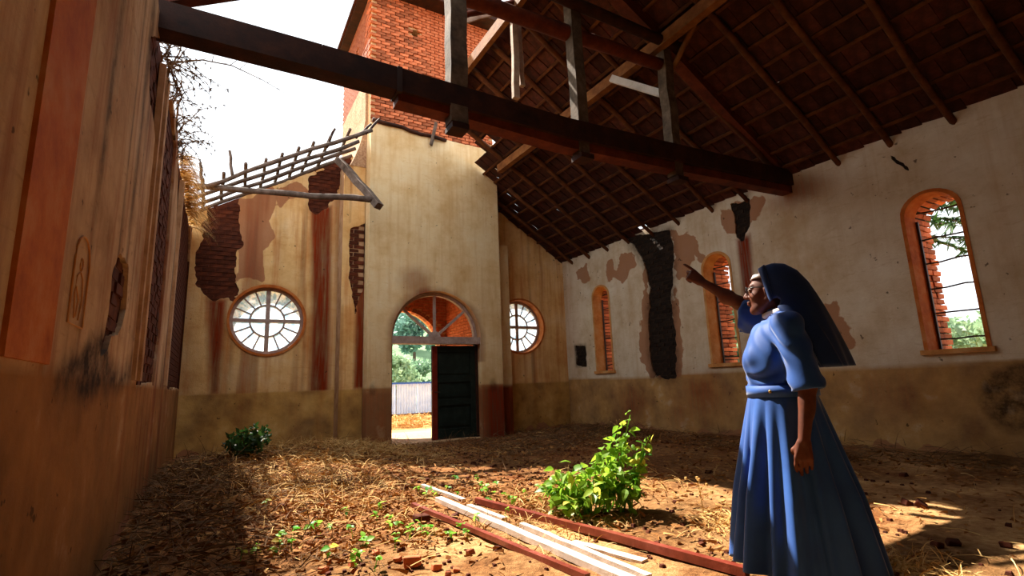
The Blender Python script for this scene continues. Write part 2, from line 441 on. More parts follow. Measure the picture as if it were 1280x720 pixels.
uv, fc = sheet(XL, XR, -.05, 7.2, .035, f_gpl); U, V = uv[:, 0], uv[:, 1]
nz = (fbm(U*3, V*1.2, 5)-.47)
at_ = dict(dado=smooth01(V-1.13, .03)*(.85), pink=np.maximum.reduce([smooth01(sdpoly(pinkA, U, V)+nz*.35, .08), smooth01(sdpoly(pinkB, U, V)+nz*.3, .08), splash(U, V, 101)]),
    rust=np.maximum.reduce([smooth01(sdpoly(rustA, U, V), .12), smooth01(sdpoly(rustB, U, V), .14), smooth01(sdpoly(rustC, U, V), .16)*.65, smooth01(sdpoly(rustD, U, V), .4)*.45,
        .75*smooth01(np.abs(np.hypot(U-WC1[0], V-WC1[1])-WR)-.0, .12), .55*np.clip((fbm(U*5, V*.25, 31)-.52)*6, 0, 1)])*np.where(V > 1.13, 1, .3),
    dirt=0*U)
slab('plaster', uv, fc, to_f, .028, M['plaster_bay'], wall_front, at_)
cs = []
for h in (hole1, hole2):
    P = np.asarray(h); t_ = inpoly(h, .16)
    cs += [(u, YF+.052, v) for u, v in courses(P[:, 0].min()-.2, P[:, 0].max()+.2, P[:, 1].min()-.2, P[:, 1].max()+.2, .225, .083, lambda u, v: t_(u, v) and v < gtop(np.array(u))-.05 and u > XL+.05 and math.hypot(u-WC1[0], v-WC1[1]) > WR+.12)]
lay(wall_front, cs, 0, .205, .068, .07, M['brick_dark'])

# round windows -----------------------------------------------------
def ring(name, c, r0, r1, y0, y1, mat, parent, n=56):
    V = []; F = []
    for i in range(n):
        a = 2*math.pi*i/n
        for (r, y) in ((r0, y0), (r1, y0), (r1, y1), (r0, y1)): V.append((c[0]+r*math.cos(a), y, c[1]+r*math.sin(a)))
    for i in range(n):
        j = (i+1) % n
        for k in range(4): F.append((4*i+k, 4*j+k, 4*j+(k+1) % 4, 4*i+(k+1) % 4))
    return mobj(name, V, F, mat, parent)
def round_window(name, c, label, yfr):
    root = empty(name, (c[0], YF, c[1]-WR)); tag(root, label, None, None, 'structure')
    ring('reveal', c, WR-.035, WR+.01, YF-.02, YF+.36, M['orange_plaster'], root)
    y = YF + yfr; R = WR-.037
    ring('window_frame', c, R-.055, R, y-.03, y+.03, M['frame_paint'], root)
    ring('glazing_ring', c, R*.45, R*.45+.03, y-.022, y+.022, M['frame_paint'], root, 40)
    b = MB(); b.box((c[0], y, c[1]), (.075, .05, 2*R-.06)); b.build('mullion', M['frame_paint'], root)
    b = MB(); b.box((c[0], y-.003, c[1]), (2*R-.06, .05, .065)); b.build('transom', M['frame_paint'], root)
    for q in range(4):
        for k in (1, 2, 3):
            a = q*math.pi/2 + k*math.pi/8; d = Vector((math.cos(a), 0, math.sin(a)))
            b = MB(); cc = Vector((c[0], y, c[1])); b.beam(cc+d*(R*.45+.015), cc+d*(R-.04), .024, .03, up=(0, 1, 0)); b.build('glazing_bar', M['frame_paint'], root)
    def pane(a0, a1, r0, r1, n=4):
        V = []; F = []
        for i in range(n+1):
            a = a0+(a1-a0)*i/n
            for r in (r0, r1):
                for yy in (y+.004, y+.008): V.append((c[0]+r*math.cos(a), yy, c[1]+r*math.sin(a)))
        for i in range(n):
            A = 4*i; B = A+4; F += [(A, B, B+2, A+2), (A+1, A+3, B+3, B+1), (A+2, B+2, B+3, A+3), (A, A+1, B+1, B)]
        F += [(0, 2, 3, 1), (4*n, 4*n+1, 4*n+3, 4*n+2)]
        mobj('pane', V, F, M['glass'], root)
    for k in range(16): pane(k*math.pi/8+.012, (k+1)*math.pi/8-.012, R*.45+.02, R-.045)
    for q in range(4): pane(q*math.pi/2+.03, (q+1)*math.pi/2-.03, .03, R*.45+.01, 6)
    return root
round_window('window_1', WC1, 'round window with radial panes in the stained sunlit gable bay', .13)
round_window('window_2', WC2, 'round window with radial panes in the shaded bay beside the tower pilaster', .22)

# ------------------------------------------------------------------ left wall
hA = poly([(188,40),(206,50),(221,180),(212,290),(202,400),(192,482),(170,482),(180,400),(186,330),(194,250),(197,190),(186,120)], 'X', XL, 'Y', 'Z')
hB = poly([(224,180),(240,220),(237,330),(231,420),(226,487),(208,487),(214,400),(220,300)], 'X', XL, 'Y', 'Z')
hC = poly([(148,314),(161,330),(158,385),(147,425),(128,436),(137,395),(141,340)], 'X', XL, 'Y', 'Z')
hD = poly([(62,345),(57,378),(48,412),(24,402),(42,372)], 'X', XL, 'Y', 'Z')
fr = poly([(52,436),(75,470),(100,440),(125,425),(150,470),(165,445),(165,484),(50,480)], 'X', XL, 'Y', 'Z')
def ltop(U): return 4.12 + (fbm(U*1.5, U*0+3, 7)-.47)*.25
def f_lcore(U, V): return ltop(U) - V
def f_lpl(U, V):
    nz = (fbm(U*4, V*2, 13)-.47)*.16 + (fbm(U*16, V*8, 19)-.47)*.06
    d = ltop(U)-.02-V + nz
    for h in (hA, hB, hC, hD): d = np.minimum(d, sdpoly(h, U, V) + nz)
    return d
uv, fc = sheet(YB, YF+.4, -.1, 4.5, .08, f_lcore)
wall_left = slab('wall_left', uv, fc, lambda u, v, d: np.stack([XL-.035-d, u, v], 1), .4, M['mortar_brown'])
tag(wall_left, 'left nave wall with eroded brown plaster and broken top', None, None, 'structure')
uv, fc = sheet(YB, YF, -.05, 4.5, .04, f_lpl); U, V = uv[:, 0], uv[:, 1]; nz = fbm(U*3, V, 25)-.47
at_ = dict(dado=smooth01(V-1.22, .04)*.95, pink=splash(U, V, 111),
    rust=np.clip(.55*smooth01(np.abs(U-6.5)-2., 1.)*np.clip((fbm(U*7, V*.2, 41)-.45)*6, 0, 1), 0, 1),
    dirt=np.clip(smooth01(sdpoly(fr, U, V)+nz*.35, .12) + .6*smooth01(V-1.22, .1)*np.clip((fbm(U*3, V*1.5, 77)-.5)*5, 0, 1) + .75*np.clip((fbm(U*6, V*.35, 87)-.54)*8, 0, 1)*(U > 2.7)*(V > 1.2), 0, 1))
slab('plaster', uv, fc, lambda u, v, d: np.stack([XL-d, u, v], 1), .033, M['plaster_left'], wall_left, at_)
cs = []
for h in (hA, hB, hC, hD):
    P = np.asarray(h); t_ = inpoly(h, .1)
    cs += [(XL-.062, u, v) for u, v in courses(P[:, 0].min()-.2, P[:, 0].max()+.2, P[:, 1].min()-.2, P[:, 1].max()+.1, .225, .083, lambda u, v: t_(u, v) and v < 4. and u < YF-.15)]
lay(wall_left, cs, math.pi/2, .205, .068, .07, M['brick_dark'])
# pilasters: an orange one and fluted strips by the truss
def pilaster(parent, y0, y1, z0, z1, prot, mat, name='pilaster', top=None):
    b = MB(); n = 14
    for i in range(n):
        za, zb = z0+(z1-z0)*i/n, z0+(z1-z0)*(i+1)/n
        b.add([(XL-.02, y0, za), (XL+prot, y0+.012, za), (XL+prot, y1-.012, za), (XL-.02, y1, za), (XL-.02, y0, zb), (XL+prot, y0+.012, zb), (XL+prot, y1-.012, zb), (XL-.02, y1, zb)], BOXF if i in (0, n-1) else BOXF[2:])
    return b.build(name, mat, parent)
pilaster(wall_left, 2.10, 2.62, 1.24, 4.02, .014, M['orange_plaster'])
for (a, c, pr) in ((4.92, 5.02, .025), (5.14, 5.28, .035), (7.75, 7.95, .03)):
    pilaster(wall_left, a, c, 1.24, 3.95, pr, M['strip'], 'moulding')
# station plaque incised in the plaster
pc = at(98, 355, 'X', XL); pq = empty('plaster_plaque', (XL, pc[1], pc[2]-.2)); tag(pq, 'small faint arched relief plaque on the pale wall panel', 'plaque')
b = MB(); A = [(XL+.006, pc[1]+dy, pc[2]+dz) for dy, dz in ((-.14, -.19), (.14, -.19))]
arch = [(XL+.006, pc[1]+.14*math.cos(t), pc[2]+.1+.12*math.sin(t)) for t in np.linspace(0, math.pi, 9)]
b.tube([A[1]] + arch + [A[0], A[1]], .0045, 5); b.build('plaque_frame', M['reveal'], pq)
b = MB(); hd = [(XL+.004, pc[1]+.025*math.cos(t), pc[2]+.09+.03*math.sin(t)) for t in np.linspace(0, 2*math.pi, 11)]; b.tube(hd, .003, 5)
b.tube([(XL+.004, pc[1]-.03, pc[2]-.16), (XL+.004, pc[1]-.07, pc[2]-.05), (XL+.004, pc[1]-.055, pc[2]+.03), (XL+.004, pc[1], pc[2]+.055), (XL+.004, pc[1]+.05, pc[2]+.03), (XL+.004, pc[1]+.08, pc[2]-.06), (XL+.004, pc[1]+.05, pc[2]-.16)], .003, 5)
b.tube([(XL+.004, pc[1]-.05, pc[2]-.02), (XL+.004, pc[1]+.01, pc[2]-.07), (XL+.004, pc[1]-.01, pc[2]-.15)], .003, 5); b.build('relief_figure', M['reveal'], pq)

# ------------------------------------------------------------------ right wall
WINS = [(2.78, .29), (6.10, .28), (9.42, .28)]; WSILL, WSPR = 1.34, 3.06
hR1 = poly([(784,296),(800,292),(838,288),(842,320),(840,380),(844,430),(846,472),(818,472),(812,440),(810,400),(812,360),(806,330)], 'X', XR, 'Y', 'Z')
hR2 = poly([(914,255),(936,250),(938,282),(930,305),(921,295)], 'X', XR, 'Y', 'Z')
hR3 = poly([(718,432),(732,430),(733,457),(720,459)], 'X', XR, 'Y', 'Z')
rR2 = poly([(921,300),(938,292),(944,400),(932,400)], 'X', XR, 'Y', 'Z')
pk = [poly(q, 'X', XR, 'Y', 'Z') for q in ([(838,288),(868,292),(880,330),(868,318),(862,345),(846,352),(842,320)], [(900,262),(950,250),(955,262),(938,285),(915,290),(902,282)],
     [(776,318),(790,312),(794,330),(778,352),(770,346)], [(757,330),(766,322),(770,340),(760,352)], [(720,338),(732,332),(736,350),(722,352)],
     [(1026,378),(1046,376),(1048,398),(1066,410),(1062,434),(1040,432),(1030,410)], [(806,300),(800,440),(814,470),(826,470),(815,400)], [(842,350),(852,420),(852,470),(842,470)])]
crack = poly([(1105,184),(1122,200),(1140,212),(1160,232),(1157,234),(1138,216),(1118,203),(1103,187)], 'X', XR, 'Y', 'Z')
def winf(U, V, g=0.):
    d = np.full(U.shape, 1e9)
    for (c, hw) in WINS:
        rect = np.maximum(np.abs(U-c)-hw-g, np.maximum(WSILL-g-V, V-WSPR)); arc = np.where(V > WSPR-.01, np.hypot(U-c, V-WSPR)-hw-g, 1e9)
        d = np.minimum(d, np.minimum(rect, arc))
    return d
def f_rcore(U, V): return np.minimum(winf(U, V, .012), 4.32-V)
def f_rpl(U, V):
    nz = (fbm(U*4, V*4, 53)-.47)*.16 + (fbm(U*15, V*15, 59)-.47)*.07; d = np.minimum(winf(U, V, .012), 4.30-V)
    for h in (hR1, hR2, hR3): d = np.minimum(d, sdpoly(h, U, V)+nz)
    return np.minimum(d, np.maximum(sdpoly(crack, U, V), 0.)+nz*.3+.004)
uv, fc = sheet(YB, YF+.4, -.1, 4.32, .05, f_rcore)
wall_right = slab('wall_right', uv, fc, lambda u, v, d: np.stack([XR+.035+d, u, v], 1), .56, M['mortar_dark'])
tag(wall_right, 'long right nave wall with narrow arched windows and a sooty breach', None, None, 'structure')
uv, fc = sheet(YB, YF, -.05, 4.32, .04, f_rpl); U, V = uv[:, 0], uv[:, 1]; nz = fbm(U*1.5, V*1.5, 65)-.47
stain = np.zeros(U.shape)
for (cx, cz, sx, sz, a) in ((4.45, 3.95, .5, .22, .8), (6.7, .75, .5, .45, .8), (8.6, .6, .5, .4, .7), (7.2, .5, .35, .5, .5), (3.6, .8, .6, .4, .35)):
    stain = np.maximum(stain, a*np.exp(-((U-cx)/sx)**2-((V-cz)/sz)**2))
at_ = dict(dado=smooth01(V-1.17-.02*np.sin(U*1.3), .03)*.9, pink=np.maximum.reduce([smooth01(sdpoly(q, U, V)+(fbm(U*6, V*6, 81)-.47)*.3, .1) for q in pk] + [splash(U, V, 121)]),
    rust=np.clip(smooth01(sdpoly(rR2, U, V), .08) + stain*.8, 0, 1),
    dirt=np.clip(smooth01(sdpoly(hR1, U, V)-.08+nz*.2, .2)*.8 + smooth01(np.hypot((U-2.25)*1., V-.75)-.38+nz*.3, .1)*.9 + smooth01(sdpoly(hR3, U, V), .1) + smooth01(10.2-U-.0+nz*.4, -.0+.3)*smooth01(V-1.15, .03)*.0, 0, 1))
slab('plaster', uv, fc, lambda u, v, d: np.stack([XR+d, u, v], 1), .033, M['plaster_right'], wall_right, at_)
cs = []
for h in (hR1, hR2, hR3):
    P = np.asarray(h); t_ = inpoly(h, .12)
    cs += [(XR+.062, u, v) for u, v in courses(P[:, 0].min()-.2, P[:, 0].max()+.2, P[:, 1].min()-.2, P[:, 1].max()+.2, .225, .083, lambda u, v: t_(u, v) and v < 4.25)]
lay(wall_right, cs, math.pi/2, .205, .068, .07, M['brick_black'])
BR_J = [unit_brick('brick', .22, .062, .105, M['brick'], 70+i) for i in range(3)]
def arched_window(name, c, hw, label, bars):
    root = empty(name, (XR, c, WSILL)); tag(root, label, None, None, 'structure')
    # plaster lining around the inner half of the opening
    prof = [(c-hw, WSILL)] + [(c-hw*math.cos(t), WSPR+hw*math.sin(t)) for t in np.linspace(0, math.pi, 15)] + [(c+hw, WSILL)]
    V = []; F = []
    for (x, k) in ((XR-.012, 1.), (XR+.24, .93)):
        for (a, z) in prof:
            for g in (0, .045): V.append((x, c+(a-c)*(k+g/hw) if True else a, z+(g if z > WSPR else 0)*.9 - (0 if z <= WSPR else (z-WSPR)*(1-k))))
    n = len(prof)
    for i in range(n-1):
        A, B = 2*i, 2*i+2; C_, D_ = A+2*n, B+2*n
        F += [(A, B, D_, C_), (A+1, C_+1, D_+1, B+1), (A, A+1, B+1, B), (C_, D_, D_+1, C_+1)]
    mobj('window_lining', V, F, M['reveal'] if c > 5 else M['orange_plaster'], root)
    b = MB(); b.box((XR+.10, c, WSILL-.03), (.30, 2*hw+.16, .06)); b.build('sill', M['reveal'], root)
    # brick jambs and arch of the outer half
    for sgn in (-1, 1):
        z = WSILL+.03; r = 0
        while z < WSPR:
            for k in (0, 1):
                o = bpy.data.objects.new('brick', random.choice(BR_J)); COL.objects.link(o); o.parent = root
                o.location = Vector((XR+.365+.11*k*2-.0+(.02 if r % 2 else -.02), c+sgn*(hw+.042), z)) - worldloc(root) + Vector((0, random.gauss(0, .006), 0)); o.rotation_euler = (0, 0, random.gauss(0, .02))
            z += .078; r += 1
    for t in np.linspace(.1, math.pi-.1, 11):
        for k in (0, 1):
            o = bpy.data.objects.new('brick', random.choice(BR_J)); COL.objects.link(o); o.parent = root
            o.location = Vector((XR+.365+.22*k, c-(hw+.042)*math.cos(t), WSPR+(hw+.042)*math.sin(t))) - worldloc(root); o.rotation_euler = (-t, 0, 0)
    b = MB(); zt = WSPR+hw*.55
    b.box((XR+.255, c-hw*.93+.012, (WSILL+WSPR)/2), (.03, .03, WSPR-WSILL)); b.box((XR+.255, c+hw*.93-.012, (WSILL+WSPR)/2), (.03, .03, WSPR-WSILL))
    b.build('iron_frame', M['iron'], root)
    for i in range(bars):
        z = WSILL+.12+(WSPR+.1-WSILL-.12)*i/(bars-1) + random.gauss(0, .015)
        bb = MB(); bb.tube([(XR+.27, c-hw, z), (XR+.27, c-hw*.4, z+random.gauss(0, .012)), (XR+.27, c+hw*.3, z+random.gauss(0, .012)), (XR+.27, c+hw, z+random.gauss(0, .01))], .011, 6)
        bb.build('window_bar', M['iron'], root)
    return root
arched_window('window_3', WINS[0][0], WINS[0][1], 'arched window with rust-orange lining, iron bars and a tree behind', 6)
arched_window('window_4', WINS[1][0], WINS[1][1], 'arched window between the sooty breach and the pointing woman', 6)
arched_window('window_5', WINS[2][0], WINS[2][1], 'arched window nearest the gable corner, brick jamb filling the view', 6)

# back wall of the nave, behind the camera
uv, fc = sheet(XL-.4, XR+.5, -.1, 7., .25, lambda U, V: np.where(U < XM, 4.1+(U-XL)*SLOPE, 4.2+(XR-U)*SLOPE)-V)
wb = slab('wall_back', uv, fc, lambda u, v, d: np.stack([u, YB-d, v], 1), .35, M['plaster_right'], None, dict(dado=smooth01(uv[:, 1]-1.17, .1), pink=0*uv[:, 0], rust=0*uv[:, 0], dirt=0*uv[:, 0]))
tag(wb, 'plain plastered end wall opposite the gable', None, None, 'structure')

# ------------------------------------------------------------------ bell tower with porch
tower = empty('bell_tower', ((TX0+TX1)/2, YT, 0)); tag(tower, 'square bell tower, cream plaster below and bare red brick above', 'tower')
DC, DR, DZ = 3.98, .99, 2.13                      # door arch centre, radius, springing
def f_tow(U, V):
    top = 6.72 - .10*np.clip((U-TX0)/(TX1-TX0), 0, 1) + (fbm(U*3, U*0, 91)-.47)*.12
    d = np.minimum(top - V, np.minimum(U-TX0, TX1-U)+1e-4)
    op = np.where(V < DZ, np.abs(U-DC)-DR, np.hypot(U-DC, V-DZ)-DR)
    return np.minimum(d, op)
uv, fc = sheet(TX0, TX1, -.05, 6.95, .035, f_tow); U, V = uv[:, 0], uv[:, 1]; nz = fbm(U*2, V*2, 95)-.47
arcd = np.where(V < DZ, np.abs(U-DC)-DR, np.hypot(U-DC, V-DZ)-DR)
at_ = dict(dado=smooth01(V-1.13, .04)*.8, pink=splash(U, V, 131),
    rust=np.clip(.6*smooth01(arcd-.05+nz*.2, .16)*(V > 1.6) + .7*smooth01(5.05-U, .3)*smooth01(V-1.1, .06) + .35*smooth01(V-1.05, .1) + .5*smooth01(np.hypot(U-3.5, V-3.35)-.3+nz*.3, .25), 0, 1),
    dirt=np.clip(.6*smooth01(np.hypot((U-2.62)*2, V-1.1)-.12, .1)+.6*smooth01(np.hypot((U-5.25)*1.5, V-1.1)-.13, .1), 0, 1))
slab('plaster_front', uv, fc, lambda u, v, d: np.stack([u, YT+d, v], 1), .35, M['plaster_tower'], tower, at_)
ztop = 9.95
uv, fc = sheet(TX0+.01, TX1-.01, 6.3, ztop, .05, lambda U, V: np.maximum(np.abs(U-3.55)-.10, np.abs(V-9.25)-.09))
slab('mortar_core', uv, fc, lambda u, v, d: np.stack([u, YT+.14+d, v], 1), .28, M['mortar'], tower)
uv, fc = sheet(YT+.40, 12.9, 0, ztop, .05, lambda U, V: np.maximum(np.abs(U-11.55)-.075, np.abs(V-8.9)-.46))
slab('mortar_core', uv, fc, lambda u, v, d: np.stack([TX0+.01+d, u, v], 1), .28, M['mortar'], tower)
b = MB()
b.box(((TX0+TX1)/2, 12.76, (3.4+ztop)/2), (TX1-TX0-.02, .28, ztop-3.4))
for x in (TX1-.15,): b.box((x, (YT+.40+12.9)/2, ztop/2), (.28, 12.9-YT-.40, ztop))
b.build('mortar_core', M['mortar'], tower)
def tfront(u, v):
    return v > 6.62 - .1*(u-TX0)/(TX1-TX0) and TX0+.08 < u < TX1-.06 and not (math.hypot((u-3.55), v-9.25) < .14)
cs = [(u, YT+.118, v) for u, v in courses(TX0, TX1, 6.4, ztop, .212, .076, tfront)]
lay(tower, cs, 0, .190, .060, .06, M['brick'], 300)
cs = [(TX0+.005, u, v) for u, v in courses(YT+.12, 12.9, 7.95, ztop, .212, .076, lambda u, v: not (abs(u-11.55) < .12 and 8.4 < v < 9.35))]
lay(tower, cs, math.pi/2, .198, .066, .05, M['brick'], 60)
# roughcast skirt on the flank, spreading at its foot
V = []; F = []; ys = np.linspace(YT+.36, 12.9, 24); zs = np.linspace(5.8, 7.95, 20)
for z in zs:
    for y in ys: V.append((TX0-.03-.3*max(0, (7.0-z)/1.2)**2-.03*fbm(y*6, z*6, 5), y, z))
n = len(ys)
for i in range(len(zs)-1):
    for j in range(n-1): F.append((i*n+j, i*n+j+1, (i+1)*n+j+1, (i+1)*n+j))
k = len(V); V += [(TX0+.05, y, z) for (x, y, z) in V]
F += [tuple(q+k for q in reversed(f)) for f in F]
F += [(j, j+1, j+1+k, j+k) for j in range(n-1)] + [((len(zs)-1)*n+j, (len(zs)-1)*n+j+k, (len(zs)-1)*n+j+1+k, (len(zs)-1)*n+j+1) for j in range(n-1)]
F += [(i*n, i*n+k, (i+1)*n+k, (i+1)*n) for i in range(len(zs)-1)] + [((i+1)*n-1, (i+2)*n-1, (i+2)*n-1+k, (i+1)*n-1+k) for i in range(len(zs)-1)]
mobj('roughcast_flank', V, F, M['roughcast'], tower)
# eaves and pyramid roof, its unseen peak steepened for a longer shadow
b = MB(); ov = .22; x0, x1, y0, y1 = TX0-ov, TX1+ov, YT-.33, 13.1; zz = ztop
b.add([(x0, y0, zz), (x1, y0, zz), (x1, y1, zz), (x0, y1, zz), (x0, y0, zz+.08), (x1, y0, zz+.08), (x1, y1, zz+.08), (x0, y1, zz+.08), ((x0+x1)/2, (y0+y1)/2, zz+3.6)],
      [(3,2,1,0),(0,1,5,4),(1,2,6,5),(2,3,7,6),(3,0,4,7),(4,5,8),(5,6,8),(6,7,8),(7,4,8)])
b.build('tower_roof', M['wood_dark'], tower)
yy = y0
for i in range(15):
    b = MB(); b.beam((x0-.06, YT-.2+i*.21, zz+.05), (x0+.3, YT-.2+i*.21, zz+.16), .2, .03); b.build('eave_tile', M['tile'], tower)
# lead flashing strip along the plaster top and a metal bracket
log('flashing', (TX0+.02, YT-.03, 6.74), (4.2, YT-.03, 6.62), .045, .04, M['wood_dark'], tower, amp=.02)
b = MB(); b.beam((3.93, YT-.12, 6.95), (3.83, YT-.05, 6.42), .09, .05); b.build('strap', M['wood_grey'], tower)
# side pilasters
def wallbox(name, x0, x1, y0, y1, ztp, mat, attrs_fn, holes=()):
    def fld(U, V):
        nz = (fbm(U*5, V*5, 23)-.47)*.14; d = ztp-V
        for h in holes: d = np.minimum(d, sdpoly(h, U, V)+nz)
        return d
    uv, fc = sheet(x0, x1, -.05, ztp+.1, .035, fld); U, V = uv[:, 0], uv[:, 1]
    return slab(name, uv, fc, lambda u, v, d: np.stack([u, y0+d, v], 1), .03, mat, tower, attrs_fn(U, V))
YP = 10.47
hP = poly([(437,285),(462,278),(461,335),(444,395),(438,364)], 'Y', YP, 'X', 'Z')
rP = poly([(446,335),(463,325),(459,486),(442,486)], 'Y', YP, 'X', 'Z')
b = MB(); b.box((2.28, (YP+.03+YF+.02)/2, 2.9), (.44, YF+.02-YP-.03, 5.8)); b.build('pilaster_core', M['strip'], tower)
b = MB(); b.box((5.72, (YP+.03+YF+.02)/2, 2.2), (.44, YF+.02-YP-.03, 4.4)); b.build('pilaster_core', M['reveal'], tower)
wallbox('pilaster', 2.06, 2.51, YP, YF, 5.8, M['plaster_bay'], lambda U, V: dict(dado=smooth01(V-1.12, .04)*.9, pink=0*U, rust=np.maximum(smooth01(sdpoly(rP, U, V), .08), .3*(fbm(U*9, V*.3, 3) > .5)), dirt=0*U), [hP])
wallbox('pilaster', 5.5, 5.94, YP, YF, 4.42, M['plaster_tower'], lambda U, V: dict(dado=smooth01(V-1.05, .04), pink=0*U, rust=smooth01(V-1.1, .05)*.8+.4*smooth01(np.abs(U-5.53)-.02, .06), dirt=0*U))
t_ = inpoly(hP, .1)
b = MB(); b.box((2.285, YP+.034, 3.0), (.43, .006, 2.6)); b.build('pilaster_bedding', M['mortar_brown'], tower)
lay(tower, [(u, YP+.05, v) for u, v in courses(2.06, 2.5, .0, 5.7, .225, .083, t_) if u < 2.5], 0, .205, .068, .07, M['brick_dark'])
# porch inside: brick back wall with the outer arch, brick side walls
OC, OR_, OZ, OY = 4.0, 1.0, 2.05, 12.55
def f_out(U, V): return np.where(V < OZ, np.abs(U-OC)-OR_, np.hypot(U-OC, V-OZ)-OR_)
uv, fc = sheet(TX0+.2, TX1-.2, 0, 4., .08, f_out)
slab('porch_wall', uv, fc, lambda u, v, d: np.stack([u, OY+.03+d, v], 1), .3, M['mortar'], tower)
cs = [(u, OY+.03, v) for u, v in courses(TX0+.3, TX1-.3, 0, 3.9, .212, .076, lambda u, v: f_out(np.array(u), np.array(v)) > .14)]
lay(tower, cs, 0, .198, .066, .05, M['brick'], 90)
for x, r in ((TX1-.30, math.pi/2), (TX0+.30, math.pi/2)):
    lay(tower, [(x, u, v) for u, v in courses(YT+.6, OY, 0, 3.9, .212, .076, lambda u, v: True)], r, .198, .066, .04, M['brick'], 60 if x > 4 else 20)
n = 26
for i in range(n):
    t = math.pi*(i+.5)/n; o = bpy.data.objects.new('brick', random.choice(BR_J)); COL.objects.link(o); o.parent = tower
    o.location = Vector((OC-(OR_+.05)*math.cos(t), OY+.1, OZ+(OR_+.05)*math.sin(t))) - worldloc(tower); o.rotation_euler = (0, t, math.pi/2) if False else Euler((0, t, 0)); o.scale = (.48, 2.0, 1.7)
b = MB(); b.box(((TX0+TX1)/2, (YT+.3+12.6)/2, 4.0), (TX1-TX0-.5, 12.6-YT-.3, .1)); b.build('porch_ceiling', M['wood_dark'], tower)
b = MB(); b.box((DC, (YT+12.85)/2, .01), (2*DR-.02, 12.85-YT, .04)); b.build('porch_floor', M['mortar'], tower)

# door and fanlight -------------------------------------------------
door = empty('door_1', (DC, YT+.2, 0)); tag(door, 'arched doorway with one dark panelled leaf and a fanlight', None, None, 'structure')
yd = YT+.22
b = MB()
for sgn in (-1, 1): b.box((DC+sgn*(DR-.03), yd, 1.0), (.06, .12, 2.0))
b.build('door_frame', M['wood_dark'], door)
b = MB(); b.box((DC, YT+.15, 2.075), (2*DR, .26, .15)); b.build('lintel', M['frame_paint'], door)
V = []; F = []; n = 28
for i in range(n+1):
    a = math.pi*i/n
    for (r, y) in ((DR-.075, yd-.05), (DR-.004, yd-.05), (DR-.004, yd+.05), (DR-.075, yd+.05)): V.append((DC+r*math.cos(a), y, DZ+r*math.sin(a)))
for i in range(n):
    for k in range(4): F.append((4*i+k, 4*i+4+k, 4*i+4+(k+1) % 4, 4*i+(k+1) % 4))
mobj('fanlight_frame', V, F, M['frame_paint'], door)
for a in (40, 90, 140):
    d = Vector((math.cos(math.radians(a)), 0, math.sin(math.radians(a)))); b = MB(); c = Vector((DC, yd, DZ+.02))
    b.beam(c, c+d*(DR-.07), .05, .06, up=(0, 1, 0)); b.build('fanlight_bar', M['frame_paint'], door)
V = [(DC+.13*math.cos(t), y, DZ+.02+.13*math.sin(t)) for y in (yd-.04, yd+.04) for t in np.linspace(0, math.pi, 12)]
mobj('fanlight_hub', V, [tuple(range(11, -1, -1)), tuple(range(12, 24))] + [(i, i+1, i+13, i+12) for i in range(11)] + [(11, 0, 12, 23)], M['frame_paint'], door)
# right leaf, closed
lx0, lx1 = DC-.07, DC+DR-.07
leaf = mobj('door_leaf', [(x, y, z) for z in (.04, 1.97) for (x, y) in ((lx0, yd-.02), (lx1, yd-.02), (lx1, yd+.02), (lx0, yd+.02))], BOXF, M['door_green'], door)
W = lx1-lx0
for (z0, z1, wd) in ((.04, .24, 0), (.72, .84, 0), (1.2, 1.32, 0), (1.84, 1.97, 0)):
    b = MB(); b.box(((lx0+lx1)/2, yd-.032, (z0+z1)/2), (W, .026, z1-z0)); b.build('rail', M['door_green'], leaf)
for x in (lx0+.055, lx1-.055):
    b = MB(); b.box((x, yd-.034, 1.0), (.11, .03, 1.93)); b.build('stile', M['door_red'] if x < 4.2 else M['door_green'], leaf)
for (z0, z1) in ((.30, .66), (.90, 1.14), (1.38, 1.78)):
    b = MB(); b.box(((lx0+lx1)/2, yd-.028, (z0+z1)/2), (W-.3, .016, z1-z0)); b.build('door_panel', M['door_green'], leaf)
b = MB(); b.tube([(lx0+.05, yd-.05, 1.0), (lx0+.05, yd-.09, 1.0), (lx0+.15, yd-.09, 1.0)], .01, 6); b.build('handle', M['iron'], leaf)

# ------------------------------------------------------------------ roof (right slope): rafters, battens, tiles
roof = empty('ceiling', (XR-2, 2, 4.15)); tag(roof, 'tiled roof slope seen from below with pole rafters and battens', None, None, 'structure')
sdir = Vector((1, 0, -SLOPE)).normalized(); nrm = Vector((SLOPE, 0, 1)).normalized()
def rp(s, Y, h=0.):           # s = metres down the slope from the ridge
    P = Vector((XM, Y, zroof(XM))) + sdir*s + nrm*h; return P
SL = (XR+.62-XM)/sdir.x
rys = [-5.7+.72*i for i in range(10)] + [1.60, 2.36, 3.1, 3.77, 4.6, 5.34, 6.0, 6.86, 7.63, 8.32, 9.05] + [9.75, 10.45]
for y in rys:
    s0 = 0. if y < 9.3 else 2.35
    b = MB(); L_ = 7; pts = wob(rp(s0, y+random.gauss(0, .03)), rp(SL-.1, y+random.gauss(0, .03)), L_, .012)
    b.tube(pts, [.05-.012*i/L_ for i in range(L_+1)], 8, jit=.05); b.build('rafter', M['wood_mid'], roof, smooth=True)
NB = 17; pitch = SL/NB
for i in range(NB+1):
    s = .06+i*pitch*.985; yend = 9.25 if rp(s, 0).x < 4.9 else (YT-.04 if rp(s, 0).x < 5.55 else YF+.5)
    b = MB(); b.beam(rp(s, YB, .062), rp(s, yend+random.uniform(-.1, .03), .062), .045, .028, segs=10, jit=.004, up=nrm); b.build('batten', M['wood_mid'], roof)
tl = []
